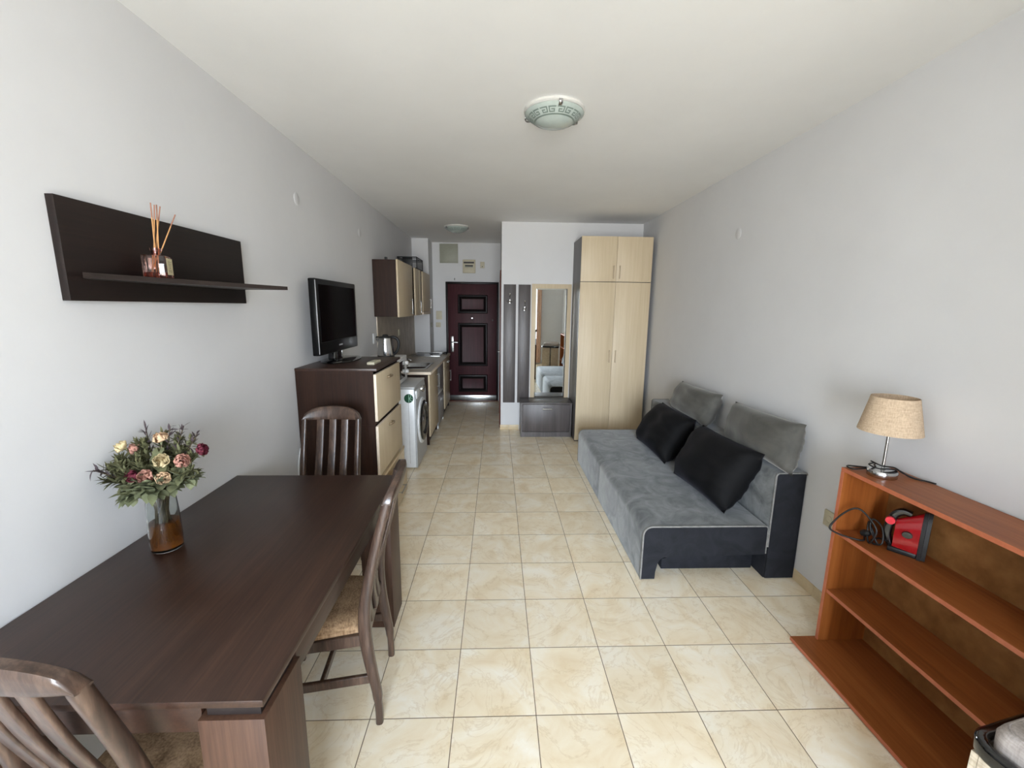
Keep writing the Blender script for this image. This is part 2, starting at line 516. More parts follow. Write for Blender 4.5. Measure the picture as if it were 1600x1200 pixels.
def obj(name, bm, mats, parent=None, ang=32, label=None):
    """link a bmesh (world coordinates) as one mesh object"""
    finish(bm, ang)
    off = Vector()
    p = parent
    while p is not None:
        off += p.location; p = p.parent
    if off.length: bmesh.ops.translate(bm, verts=bm.verts[:], vec=-off)
    me = bpy.data.meshes.new(name)
    bm.to_mesh(me); bm.free()
    o = bpy.data.objects.new(name, me)
    for m in (mats if isinstance(mats, (list, tuple)) else [mats]):
        me.materials.append(M[m])
    COL.objects.link(o)
    o.parent = parent
    if label: o['label'] = label
    return o

def rebase(o):
    """move the origin of a top-level mesh to the middle of its base"""
    me = o.data
    xs = [v.co for v in me.vertices]
    c = Vector(((min(v.x for v in xs) + max(v.x for v in xs)) / 2, (min(v.y for v in xs) + max(v.y for v in xs)) / 2, min(v.z for v in xs)))
    me.transform(Matrix.Translation(-c))
    o.location = o.location + c
    return o

def tag(o, label, cat, group=None):
    o['label'] = label; o['category'] = cat
    if group: o['group'] = group
    return o

def thing(name, label, cat, loc=(0, 0, 0), group=None):
    o = bpy.data.objects.new(name, None)
    o.empty_display_size = 0.05
    COL.objects.link(o)
    o.location = loc
    return tag(o, label, cat, group)

def struct(name, bm, mats, label=None, parent=None):
    o = obj(name, bm, mats, parent)
    if parent is None: o['kind'] = 'structure'
    if label: o['label'] = label
    return o

def copy_tree(o, parent=None):
    c = o.copy(); COL.objects.link(c); c.parent = parent
    for ch in list(o.children): copy_tree(ch, c)
    return c

def B(): return bmesh.new()

def part(name, mats, parent, *boxes, bev=0.0, ang=32, label=None):
    """one mesh part made of boxes"""
    bm = B()
    for b in boxes: box(bm, *b, bev=bev)
    return obj(name, bm, mats, parent, ang, label)
# ================================================================== THE SETTING
T_ = 0.12
bm = B(); box(bm, XL - T_, XR + T_, YR - 0.2, YE + T_, -0.1, 0.0); struct('floor', bm, 'floor', 'beige marble-look ceramic tile floor with thin brown joints')
bm = B(); box(bm, XL - T_, XR + T_, YR - 0.2, YE + T_, ZC, ZC + 0.12); struct('ceiling', bm, 'ceiling', 'plain white plaster ceiling')
bm = B(); box(bm, XL - T_, XL, YR - 0.2, YE + T_, 0, ZC); struct('wall_left', bm, 'wall', 'long white wall behind the dining table and shelf')
bm = B(); box(bm, XR, XR + T_, YR - 0.2, YE + T_, 0, ZC); struct('wall_right', bm, 'wall', 'long white wall behind the sofa and bookcase')
bm = B(); box(bm, XH, XR, YN, YN + 0.1, 0, ZC); struct('wall_niche', bm, 'wall', 'white wall behind the mirror and wardrobe')
bm = B()                                       # hallway wall with the bathroom door opening
box(bm, XH, XH + 0.1, YN + 0.1, 4.22, 0, ZC); box(bm, XH, XH + 0.1, 5.02, YE, 0, ZC); box(bm, XH, XH + 0.1, 4.22, 5.02, 2.06, ZC)
struct('wall_hall', bm, 'wall', 'white side wall of the hallway beside the entrance door')
bm = B(); box(bm, XL, XH + 0.1, YE, YE + T_, 0, ZC); struct('wall_entry', bm, 'wall', 'white end wall around the entrance door')
bm = B(); box(bm, XL, -0.92, 5.50, YE, 0, ZC); struct('wall_column', bm, 'wall', 'white wall projection at the end of the kitchen')
bm = B()
box(bm, XL, WX0, YR - 0.2, YR, 0, ZC); box(bm, WX1, XS + 0.1, YR - 0.2, YR, 0, ZC)
box(bm, XS, XS + 0.1, YR, YS - 0.1, 0, ZC); box(bm, XS, XR, YS - 0.1, YS, 0, ZC)
box(bm, WX0, WX1, YR - 0.2, YR, WZ1, ZC); box(bm, WX0, WX1, YR - 0.2, YR, 0, WZ0)
struct('wall_rear', bm, 'wall', 'white wall around the balcony window')

# balcony window
bm = B()
fy0, fy1 = YR - 0.11, YR - 0.05
mx_ = (WX0 + WX1) / 2
for a, b in ((WX0, WX0 + 0.06), (mx_ - 0.045, mx_ + 0.045), (WX1 - 0.06, WX1)): box(bm, a, b, fy0, fy1, WZ0, WZ1, 0.006)
for a, b in ((WZ0, WZ0 + 0.08), (WZ1 - 0.06, WZ1)):
    for c, d in ((WX0 + 0.06, mx_ - 0.045), (mx_ + 0.045, WX1 - 0.06)): box(bm, c, d, fy0, fy1, a, b, 0.006)
win = struct('window_1', bm, 'pvc', 'white framed balcony window')
for c, d in ((WX0 + 0.06, mx_ - 0.045), (mx_ + 0.045, WX1 - 0.06)):
    bm = B(); box(bm, c, d, YR - 0.085, YR - 0.079, WZ0 + 0.08, WZ1 - 0.06); obj('pane', bm, 'pane', win)

# skirting tiles
def skirting(name, runs):
    bm = B()
    for r in runs: box(bm, *r, bev=0.002)
    return struct(name, bm, 'skirting', 'beige tile skirting')
segs = []
y = YS + 0.02
while y < 3.5:
    segs.append((XR - 0.009, XR, y, min(y + 0.3437, 3.5), 0, 0.068)); y += 0.3457
skirting('baseboard_right', segs)
skirting('baseboard_niche', [(XH - 0.008, 0.331, YN - 0.009, YN, 0, 0.068), (0.333, 0.466, YN - 0.009, YN, 0, 0.068)])
skirting('baseboard_left', [(XL, XL + 0.009, YR + 0.02, 1.36, 0, 0.068)])

# entrance door
DX0, DX1, DZ = -0.665, 0.160, 2.005
bm = B()
box(bm, DX0, DX1, YE - 0.045, YE - 0.012, 0.055, DZ, 0.004)
door = struct('door_1', bm, 'maroon', 'maroon panelled entrance door')
part('door_frame', 'maroondark', door, (DX0 - 0.035, DX0, YE - 0.06, YE - 0.002, 0.0, DZ + 0.035), (DX1, DX1 + 0.03, YE - 0.06, YE - 0.002, 0.0, DZ + 0.035), (DX0, DX1, YE - 0.06, YE - 0.002, DZ, DZ + 0.035), bev=0.003)
def panel(z0, z1):
    x0, x1 = -0.50, 0.005
    w = 0.058
    bm = B()
    yf = YE - 0.045
    def ring(a, ya, b, yb, mi=0):
        A = [bm.verts.new(p) for p in ((x0 + a, ya, z0 + a), (x1 - a, ya, z0 + a), (x1 - a, ya, z1 - a), (x0 + a, ya, z1 - a))]
        Bv = [bm.verts.new(p) for p in ((x0 + b, yb, z0 + b), (x1 - b, yb, z0 + b), (x1 - b, yb, z1 - b), (x0 + b, yb, z1 - b))]
        for i in range(4):
            f = bm.faces.new((A[i], A[(i + 1) % 4], Bv[(i + 1) % 4], Bv[i])); f.material_index = mi
        return Bv
    ring(0, yf, 0.012, yf - 0.020, 1); ring(0.012, yf - 0.020, 0.030, yf - 0.024, 0); ring(0.030, yf - 0.024, w, yf - 0.004, 0); ring(w, yf - 0.004, w + 0.012, yf - 0.016, 1)
    last = ring(w + 0.012, yf - 0.016, w + 0.02, yf - 0.014, 2)
    f = bm.faces.new(last); f.material_index = 2
    obj('raised_panel', bm, ['maroondark', 'slot', 'maroon'], door)
panel(1.52, 1.83); panel(0.62, 1.36); panel(0.16, 0.47)
bm = B(); box(bm, -0.625, -0.575, YE - 0.055, YE - 0.045, 0.86, 1.13, 0.004); pl_ = obj('lock_plate', bm, 'steel', door)
bm = B(); tube(bm, smooth_path([(-0.60, YE - 0.055, 1.035), (-0.60, YE - 0.10, 1.035), (-0.585, YE - 0.112, 1.035), (-0.50, YE - 0.112, 1.03)], 5), 0.011); obj('handle', bm, 'steel', pl_)
bm = B(); lathe(bm, [(0.0, -0.016), (0.013, -0.014), (0.017, -0.006), (0.018, 0.002)], (-0.262, YE - 0.047, 1.44), 16, axis='Y'); obj('peephole', bm, 'chrome', door)
bm = B(); lathe(bm, [(0.0, -0.004), (0.012, -0.004), (0.014, 0.002)], (0.09, YE - 0.046, 1.41), 12, axis='Y'); obj('lock_cap', bm, 'slot', door)
part('kick_plate', 'steel', door, (DX0, DX1, YE - 0.062, YE - 0.043, 0.018, 0.105), bev=0.003)
part('threshold', 'mahogany', door, (DX0 - 0.03, DX1 + 0.03, YE - 0.10, YE - 0.002, 0.0, 0.018), bev=0.003)

# bathroom door in the hallway wall (seen edge-on)
bm = B(); box(bm, XH + 0.02, XH + 0.06, 4.255, 4.985, 0.01, 2.02, 0.003)
bd = struct('door_2', bm, 'mahogany', 'brown bathroom door in the hallway side wall')
part('door_frame', 'mahogany', bd, (XH - 0.018, XH + 0.09, 4.225, 4.255, 0, 2.05), (XH - 0.018, XH + 0.09, 4.985, 5.015, 0, 2.05), (XH - 0.018, XH + 0.09, 4.255, 4.985, 2.02, 2.05), (XH - 0.018, XH - 0.002, 4.17, 4.225, 0, 2.10), (XH - 0.018, XH - 0.002, 5.015, 5.07, 0, 2.10), (XH - 0.018, XH - 0.002, 4.225, 5.015, 2.05, 2.10), bev=0.002)
bm = B(); tube(bm, [(XH + 0.02, 4.32, 1.03), (XH - 0.03, 4.32, 1.03), (XH - 0.03, 4.43, 1.03)], 0.009); obj('handle', bm, 'steel', bd)

# curtains on the window wall
def curtain(name, x0, x1, y, z0, z1, mat, label, waves, amp):
    bm = B()
    n = waves * 10
    def f(s):
        return lambda u, v: (x0 + (x1 - x0) * u, y + s * 0.003 + amp * math.sin(u * waves * 2 * PI) * (0.7 + 0.3 * (1 - v)), z0 + (z1 - z0) * v)
    g1 = grid_shell(bm, f(-1), n, 8); g2 = grid_shell(bm, f(1), n, 8)
    for k in range(8):
        for i in (0, n): bm.faces.new((g1[i][k], g1[i][k + 1], g2[i][k + 1], g2[i][k]))
    for i in range(n):
        for k in (0, 8): bm.faces.new((g1[i][k], g1[i + 1][k], g2[i + 1][k], g2[i][k]))
    return tag(rebase(obj(name, bm, mat, None, 60)), label, 'curtain')
curtain('curtain', 1.30, 1.43, YS + 0.07, 0.03, 2.50, 'curtain', 'peach curtain gathered beside the balcony window', 3, 0.03)
curtain('curtain', 1.20, 1.285, YS + 0.07, 0.03, 2.50, 'darkcloth', 'narrow dark curtain hanging between the peach curtain and the window', 2, 0.03)
# ================================================================== DINING TABLE AND CHAIRS
TX0, TX1, TY0, TY1, TZ = -1.172, -0.352, -0.620, 0.672, 0.755
t = thing('dining_table', 'long dark brown dining table pushed against the left wall', 'table', ((TX0 + TX1) / 2, (TY0 + TY1) / 2, 0))
part('tabletop', 'table', t, (TX0, TX1, TY0, TY1, TZ - 0.018, TZ), bev=0.0015)
bm = B()
box(bm, TX1 - 0.034, TX1 - 0.012, TY0 + 0.179, TY1 - 0.179, 0.655, 0.737, 0.001)
box(bm, TX0 + 0.012, TX0 + 0.034, TY0 + 0.179, TY1 - 0.179, 0.655, 0.737, 0.001)
box(bm, TX0 + 0.15, TX1 - 0.15, TY0 + 0.018, TY0 + 0.04, 0.655, 0.737, 0.001)
box(bm, TX0 + 0.15, TX1 - 0.15, TY1 - 0.04, TY1 - 0.018, 0.655, 0.737, 0.001)
obj('apron', bm, 'table', t)
for sx_ in (0, 1):
    for sy_ in (0, 1):
        x0 = TX1 - 0.149 if sx_ else TX0 + 0.001
        y0 = TY1 - 0.178 if sy_ else TY0 + 0.001
        lg = part('leg', 'tablez', t, (x0, x0 + 0.148, y0, y0 + 0.177, 0.0, 0.704), bev=0.0015)
        part('recess_strip', 'slot', lg, (x0 + 0.014, x0 + 0.134, y0 + 0.014, y0 + 0.163, 0.704, 0.737))

def make_chair():
    """slat-back dining chair facing +Y, origin on the floor between the rear feet"""
    r = thing('dining_chair', '', 'chair')
    hw = 0.163
    prof = [(0, -0.004), (0.06, -0.004), (0.14, 0.000), (0.22, 0.012), (0.32, 0.026), (0.42, 0.033), (0.52, 0.028), (0.62, 0.010), (0.72, -0.012), (0.82, -0.038), (0.90, -0.060), (0.926, -0.066)]
    for s in (-1, 1):
        bm = B()
        path = smooth_path([(s * (hw + 0.004 * (1 - z / 0.95)), y, z) for z, y in prof], 4)
        def sec(u):
            w = 0.030 + 0.004 * math.sin(u * PI)
            return rrect(w, 0.034 + 0.012 * math.exp(-((u - 0.45) / 0.18) ** 2) - 0.006 * (u < 0.15), 0.011, 3)
        sweep(bm, path, sec, (1, 0, 0))
        obj('leg', bm, 'chairwood', r, 60, 'rear leg rising into a backrest post')
    # crest rail with arched top
    bm = B()
    L = hw + 0.0148
    def crest(side):
        def f(u, v):
            x = (2 * u - 1) * L
            q = abs(x) / L
            zt = 0.928 + 0.046 * max(0.0, 1 - q ** 5) ** 0.5 + 0.028 * (1 - q * q)
            zb = 0.921
            z = zb + (zt - zb) * v
            y = -0.066 - 0.024 * (1 - q * q) - 0.22 * (z - 0.922)
            e = (1 - abs(2 * v - 1) ** 4)
            return (x, y + side * 0.0165 * (0.66 + 0.34 * e), z)
        return f
    a = grid_shell(bm, crest(1), 28, 6); b = grid_shell(bm, crest(-1), 28, 6)
    for i in range(28):
        for k in (0, 6): bm.faces.new((a[i][k], a[i + 1][k], b[i + 1][k], b[i][k]))
    for k in range(6):
        for i in (0, 28): bm.faces.new((a[i][k], a[i][k + 1], b[i][k + 1], b[i][k]))
    obj('crest_rail', bm, 'chairwood', r, 50)
    for x in (-0.075, 0.0, 0.075):
        bm = B()
        sp = [(0.395, 0.024), (0.48, 0.032), (0.56, 0.020), (0.66, -0.012), (0.76, -0.044), (0.85, -0.068), (0.925, -0.086)]
        path = smooth_path([(x, y + (0.0 if abs(x) > 0.01 else -0.004), z) for z, y in sp], 4)
        sweep(bm, path, rrect(0.045, 0.013, 0.004, 2), (1, 0, 0))
        obj('slat', bm, 'chairwood', r, 60)
    for s in (-1, 1):
        bm = B()
        sweep(bm, [(s * 0.190, 0.400, 0.0), (s * 0.190, 0.398, 0.2), (s * 0.188, 0.395, 0.385)], lambda u: rrect(0.026 + 0.010 * u, 0.026 + 0.010 * u, 0.007, 2), (1, 0, 0))
        obj('leg', bm, 'chairwood', r, 60, 'straight front leg')
    bm = B()
    for s in (-1, 1):
        sweep(bm, [(s * (hw + 0.002), 0.035, 0.378), (s * 0.190, 0.385, 0.378)], rrect(0.022, 0.046, 0.003, 1), (1, 0, 0))
    box(bm, -0.178, 0.178, 0.384, 0.406, 0.355, 0.401, 0.003); box(bm, -hw + 0.012, hw - 0.012, 0.024, 0.044, 0.355, 0.401, 0.003)
    obj('seat_frame', bm, 'chairwood', r)
    bm = B()
    def seat(top):
        def f(u, v):
            y = 0.052 + v * 0.365
            w = 0.158 + 0.052 * v
            a_, b_ = 2 * u - 1, 2 * v - 1
            h = (1 - abs(a_) ** 6) ** 0.5 * (1 - abs(b_) ** 6) ** 0.5
            return (a_ * w, y, (0.418 + 0.030 * h) if top else 0.402)
        return f
    g1 = grid_shell(bm, seat(True), 14, 14); g2 = grid_shell(bm, seat(False), 14, 14)
    for i in range(14):
        for k in (0, 14):
            bm.faces.new((g1[i][k], g1[i + 1][k], g2[i + 1][k], g2[i][k])); bm.faces.new((g1[k][i], g1[k][i + 1], g2[k][i + 1], g2[k][i]))
    obj('seat_cushion', bm, 'chairfab', r, 50)
    for s in (-1, 1):
        bm = B(); sweep(bm, [(s * (hw + 0.003), 0.012, 0.205), (s * 0.190, 0.395, 0.205)], rrect(0.018, 0.036, 0.003, 1), (1, 0, 0)); obj('stretcher', bm, 'chairwood', r)
    bm = B(); sweep(bm, [(-0.182, 0.20, 0.205), (0.182, 0.20, 0.205)], rrect(0.030, 0.016, 0.003, 1), (0, 0, 1)); obj('stretcher', bm, 'chairwood', r)
    return r
G = 'dining chairs around the table'
ch = make_chair()
ch.location = (-0.312, 0.155, 0); ch.rotation_euler = (0, 0, PI / 2 + math.radians(6))
tag(ch, 'brown slat-back chair with tan seat at the long side of the table', 'chair', G)
c2 = copy_tree(ch); c2.location = (-0.862, 1.090, 0); c2.rotation_euler = (0, 0, PI + math.radians(0.5))
tag(c2, 'brown slat-back chair between the far table end and the tall chest', 'chair', G)
c3 = copy_tree(ch); c3.location = (-0.755, -0.652, 0); c3.rotation_euler = (0, 0, math.radians(-9.5))
tag(c3, 'brown slat-back chair at the near table end, its back towards the viewer', 'chair', G)

# ------------------------------------------------------------------ vase and dried bouquet
VX, VY = -1.022, 0.004
v_ = thing('vase', 'clear glass vase of amber water holding dried roses on the table', 'vase', (VX, VY, TZ))
bm = B()
po_ = [(0.0, 0.0), (0.044, 0.0), (0.0485, 0.006), (0.0495, 0.05), (0.047, 0.14), (0.0435, 0.20), (0.0435, 0.228)]
pi_ = [(0.0405, 0.228), (0.0405, 0.20), (0.044, 0.14), (0.0465, 0.05), (0.0455, 0.012), (0.0, 0.010)]
lathe(bm, po_ + pi_, (VX, VY, TZ), 40)
obj('vessel', bm, 'clear', v_, 60)
bm = B(); lathe(bm, [(0.0, 0.0105), (0.0452, 0.0125), (0.0463, 0.05), (0.0448, 0.105), (0.0, 0.105)], (VX, VY, TZ), 36); obj('water', bm, 'amber', v_, 60, 'murky amber water')

def leaf(bm, base, d, length, width, up, curl=0.4, mi=0):
    d = Vector(d).normalized(); up = Vector(up)
    s = d.cross(up)
    s = s.normalized() if s.length > 1e-4 else d.orthogonal().normalized()
    n = s.cross(d).normalized()
    rows = []
    for i in range(5):
        t_ = i / 4
        w = width * (math.sin(PI * min(1, t_ * 0.92 + 0.08)) ** 0.8) * 0.5
        c = Vector(base) + d * length * t_ + n * (-curl * length * t_ * t_)
        rows.append((bm.verts.new(c - s * w + n * w * 0.35), bm.verts.new(c), bm.verts.new(c + s * w + n * w * 0.35)))
    for a, b in zip(rows, rows[1:]):
        for k in (0, 1):
            f = bm.faces.new((a[k], a[k + 1], b[k + 1], b[k])); f.material_index = mi

def rand_dir(rnd, zmin=-0.3):
    while True:
        d = Vector((rnd.uniform(-1, 1), rnd.uniform(-1, 1), rnd.uniform(zmin, 1)))
        if 0.1 < d.length < 1: return d.normalized()

def stem_path(top, rnd):
    """from a point low in the vase, out through the mouth, to the flower"""
    a = rnd.uniform(0, 2 * PI)
    mouth = Vector((VX + 0.028 * math.cos(a), VY + 0.028 * math.sin(a), TZ + 0.215))
    top = Vector(top)
    m2 = (top - Vector((VX, VY, TZ + 0.215)))
    mouth = Vector((VX, VY, TZ + 0.215)) + Vector((m2.x, m2.y, 0)) * 0.22 + Vector((rnd.uniform(-0.012, 0.012), rnd.uniform(-0.012, 0.012), 0))
    low = Vector((VX + rnd.uniform(-0.03, 0.03), VY + rnd.uniform(-0.03, 0.03), TZ + rnd.uniform(0.02, 0.06)))
    for q in (mouth, low):
        dx = Vector((q.x - VX, q.y - VY)); 
        if dx.length > 0.031:
            dx = dx.normalized() * 0.031; q.x, q.y = VX + dx.x, VY + dx.y
    return smooth_path([low, (low + mouth) / 2, mouth, mouth.lerp(top, 0.6) + Vector((0, 0, 0.008)), top], 4)

def rose(top, face, size, mat, label, seed, nleaf=4):
    rnd = random.Random(seed)
    r = thing('dried_rose', label, 'flower', (VX, VY, TZ + 0.03), 'dried roses in the vase')
    p = stem_path(top, rnd)
    bm = B(); tube(bm, p, 0.0030, 6); obj('stem', bm, 'stem', r, 60)
    d = Vector(face).normalized()
    rot = d.to_track_quat('Z', 'Y').to_matrix()
    bm = B()
    def P3(x, y, z): return Vector(top) + rot @ Vector((x, y, z)) * size
    for layer, (n, rad, hgt, open_) in enumerate(((3, 0.26, 1.25, 0.0), (4, 0.44, 1.27, 0.0), (5, 0.62, 1.22, 0.03), (6, 0.78, 1.10, 0.10), (5, 0.90, 0.92, 0.22))):
        for k in range(n):
            a0 = 2 * PI * k / n + layer * 0.7 + rnd.uniform(-.2, .2)
            wd = 2 * PI / n * 0.78
            wob = rnd.uniform(-0.12, 0.12)
            def f(u, v, a0=a0, wd=wd, rad=rad, hgt=hgt, open_=open_, wob=wob):
                a = a0 + (u - 0.5) * wd * (0.55 + 0.75 * math.sin(PI * min(v * 0.9 + 0.1, 1)))
                edge = v ** 3 * open_
                rr = rad * math.sin(PI * (0.08 + 0.66 * v)) * (1 + edge) * (1 + 0.05 * math.sin(9 * u + a0))
                z = hgt * (v ** 0.85) * (1 + wob) - 0.25 * open_ * v ** 4 - 0.10 * (2 * u - 1) ** 2 * v
                return P3(rr * math.cos(a), rr * math.sin(a), z)
            grid_shell(bm, f, 5, 5)
    obj('bloom', bm, mat, r, 70)
    bm = B()
    for k in range(5):
        a = 2 * PI * k / 5
        leaf(bm, P3(0.1 * math.cos(a), 0.1 * math.sin(a), -0.02), rot @ Vector((math.cos(a), math.sin(a), 0.5)), size * 0.8, size * 0.3, rot @ Vector((0, 0, 1)), 0.5)
    for k in range(nleaf):
        q = p[int(len(p) * rnd.uniform(0.68, 0.92))]
        dd = rand_dir(rnd, -0.6); dd.z = dd.z * 0.6 - 0.15
        if q.x + dd.x * 0.05 < XL + 0.012: dd.x = abs(dd.x)
        leaf(bm, q, dd, rnd.uniform(0.034, 0.056), rnd.uniform(0.022, 0.034), (0, 0, 1), rnd.uniform(0.1, 0.6))
    obj('leaves', bm, 'leafgrey' if seed % 2 else 'leafgreen', r, 70)
    return r
ROSES = [
    ((-1.010, -0.050, 1.048), (0.15, -0.9, 0.35), 0.028, 'pinkpetal', 'pink-centred cream rose at the front middle of the bouquet'),
    ((-0.960, -0.045, 1.045), (0.35, -0.8, 0.05), 0.026, 'peachpetal', 'pale peach rosebud just right of the front pink rose'),
    ((-1.050, -0.045, 1.052), (-0.3, -0.9, 0.1), 0.027, 'winepetal', 'dark wine-red rose left of the front pink rose'),
    ((-0.975, -0.020, 1.092), (0.2, -0.8, 0.4), 0.028, 'creampetal', 'dried cream rose above the front pink rose'),
    ((-0.925, -0.008, 1.088), (0.7, -0.6, 0.3), 0.028, 'pinkpetal', 'pinkish rose at the right of the bouquet'),
    ((-0.898, 0.045, 1.108), (0.8, -0.2, 0.3), 0.026, 'winepetal', 'dark wine-red rose behind the right-hand pink rose'),
    ((-1.010, 0.030, 1.150), (0.05, -0.5, 0.9), 0.027, 'peachpetal', 'tan-edged rose standing at the top of the bouquet'),
    ((-1.085, 0.020, 1.120), (-0.5, -0.6, 0.5), 0.026, 'pinkpetal', 'small faded pink rose at upper left beside the cream rose'),
    ((-1.112, 0.000, 1.132), (-0.5, -0.6, 0.6), 0.026, 'creampetal', 'yellow-cream rose at the upper left of the bouquet'),
]
for i, (tp, fc, sz, mt, lb) in enumerate(ROSES): rose(tp, fc, sz * 0.92, mt, lb, i + 3, 6)

def sprig(top, mat, seed, nl, ll, lw, label, group):
    rnd = random.Random(seed)
    r = thing('dried_sprig', label, 'foliage', (VX, VY, TZ + 0.03), group)
    p = stem_path(top, rnd)
    bm = B(); tube(bm, p, 0.0018, 5); obj('stem', bm, 'stem', r, 60)
    bm = B()
    n0 = int(len(p) * 0.62)
    for k in range(nl):
        q = p[n0 + int((len(p) - n0 - 1) * (k / max(1, nl - 1)))]
        ax = (p[-1] - p[-4]).normalized()
        dd = (rand_dir(rnd, -0.4) * 0.9 + ax * 0.8).normalized()
        L_ = ll * rnd.uniform(0.7, 1.2)
        if q.x + dd.x * L_ < XL + 0.010: dd.x = abs(dd.x) * 0.5
        leaf(bm, q, dd, L_, lw * rnd.uniform(0.8, 1.2), (0, 0, 1), rnd.uniform(-0.4, 0.5))
    obj('leaves', bm, mat, r, 70)
SPR = [((-1.135, -0.050, 1.075), 'leafgreen'), ((-1.125, -0.070, 1.040), 'leafgreen'), ((-1.100, -0.060, 1.090), 'leafgreen'), ((-1.060, 0.010, 1.150), 'leafgreen'),
       ((-0.930, 0.060, 1.140), 'leafgreen'), ((-0.880, -0.020, 1.060), 'leafgreen'), ((-1.030, 0.060, 1.165), 'leafgreen'), ((-1.080, -0.060, 1.060), 'leafgreen'), ((-1.060, -0.020, 1.110), 'leafgreen'), ((-1.000, 0.010, 1.110), 'leafgreen'), ((-0.950, 0.030, 1.110), 'leafgreen'), ((-1.020, 0.060, 1.120), 'leafgreen'), ((-0.930, 0.010, 1.050), 'leafgreen'), ((-1.120, -0.020, 1.100), 'leafgreen'), ((-1.090, 0.020, 1.140), 'leafgreen'), ((-1.040, -0.050, 1.090), 'leafgreen'), ((-0.985, -0.030, 1.075), 'leafgreen'), ((-0.905, 0.020, 1.090), 'leafgreen'), ((-0.965, 0.050, 1.150), 'leafgreen'), ((-1.140, -0.030, 1.050), 'leafgreen')]
for i, (tp, mt) in enumerate(SPR): sprig(tp, mt, 40 + i, 95, 0.034, 0.010, 'dried green sprig with many narrow leaves in the vase', 'green sprigs in the bouquet')
SPR2 = [(-1.150, -0.085, 1.085), (-0.985, 0.040, 1.195), (-0.945, 0.050, 1.195), (-1.060, 0.030, 1.190), (-0.905, 0.055, 1.165)]
for i, tp in enumerate(SPR2): sprig(tp, 'leafpurple', 60 + i, 34, 0.028, 0.007, 'dark purplish dried sprig tip at the edge of the bouquet', 'dark sprigs in the bouquet')
SPR3 = [(-1.060, -0.060, 0.985), (-1.085, -0.045, 0.975), (-0.985, -0.070, 1.000), (-0.930, -0.030, 1.010), (-1.010, -0.065, 1.020), (-0.915, -0.020, 1.035), (-1.030, -0.080, 1.000), (-0.960, -0.060, 1.030), (-1.045, -0.070, 1.020), (-0.900, 0.010, 1.020)]
for i, tp in enumerate(SPR3): sprig(tp, 'leafgrey', 80 + i, 16, 0.050, 0.032, 'broad grey-green rose leaves hanging over the vase mouth', 'broad leaves over the vase mouth')
# ================================================================== LEFT WALL: shelf, diffuser, chest, TV
t = thing('wall_shelf', 'black-brown wall shelf with a tall backboard above the dining table', 'shelf', (XL, 0.40, 1.63))
part('back_panel', 'shelfblack', t, (XL + 0.001, XL + 0.026, -0.062, 0.870, 1.630, 1.942), bev=0.001)
bm = B(); prism(bm, [(XL + 0.026, 0.0), (-1.087, -0.079), (-0.884, 0.768), (XL + 0.026, 0.80)], 'Z', 1.698, 1.715)
obj('shelf_board', bm, 'shelfedge', t)

dx, dy, dz = -1.085, 0.215, 1.715
t = thing('reed_diffuser', 'square rose-tinted reed diffuser bottle standing on the black wall shelf', 'diffuser', (dx, dy, dz))
def turned(bm, ang, c):
    bmesh.ops.rotate(bm, verts=bm.verts[:], cent=c, matrix=Matrix.Rotation(ang, 3, 'Z'))
A_ = math.radians(18)
bm = B(); box(bm, dx - 0.036, dx + 0.036, dy - 0.036, dy + 0.036, dz, dz + 0.082, 0.005, 3)
lathe(bm, [(0.016, 0.080), (0.016, 0.086), (0.013, 0.089), (0.013, 0.098), (0.017, 0.099), (0.017, 0.108), (0.011, 0.108), (0.011, 0.082)], (dx, dy, dz), 20)
turned(bm, A_, (dx, dy, dz)); obj('bottle', bm, 'rosy', t, 40)
bm = B(); box(bm, dx - 0.033, dx + 0.033, dy - 0.033, dy + 0.033, dz + 0.004, dz + 0.022, 0.004); turned(bm, A_, (dx, dy, dz)); obj('oil', bm, 'oil', t)
bm = B(); box(bm, dx + 0.0361, dx + 0.0367, dy - 0.024, dy + 0.026, dz + 0.014, dz + 0.073); turned(bm, A_, (dx, dy, dz)); lb = obj('paper_label', bm, 'paper', t, label='cream paper label with small grey print')
bm = B()
for z_, w_ in ((0.060, 0.016), (0.053, 0.013), (0.047, 0.010), (0.030, 0.012), (0.025, 0.014)): box(bm, dx + 0.0367, dx + 0.0370, dy - w_, dy + w_ + 0.002, dz + z_, dz + z_ + 0.0015)
box(bm, dx + 0.0367, dx + 0.0370, dy - 0.002, dy + 0.003, dz + 0.037, dz + 0.042)
turned(bm, A_, (dx, dy, dz)); obj('print', bm, 'ink', lb)
for (bx, by, tx, ty, tz) in ((0.004, -0.012, -0.004, 0.010, 0.268), (-0.01, -0.010, 0.004, 0.016, 0.262), (0.014, -0.016, 0.000, 0.032, 0.266), (-0.014, -0.010, 0.006, 0.040, 0.262), (-0.004, -0.030, 0.016, 0.098, 0.245)):
    bm = B()
    a = Vector((dx + bx, dy + by, dz + 0.008)); b = Vector((dx + tx, dy + ty, dz + tz))
    k = a.lerp(b, 0.8)
    tube(bm, [a, k], 0.0021, 7); tube(bm, [k, b], 0.0021, 7, mi=1)
    obj('reed', bm, ['reed', 'reedtip'], t)

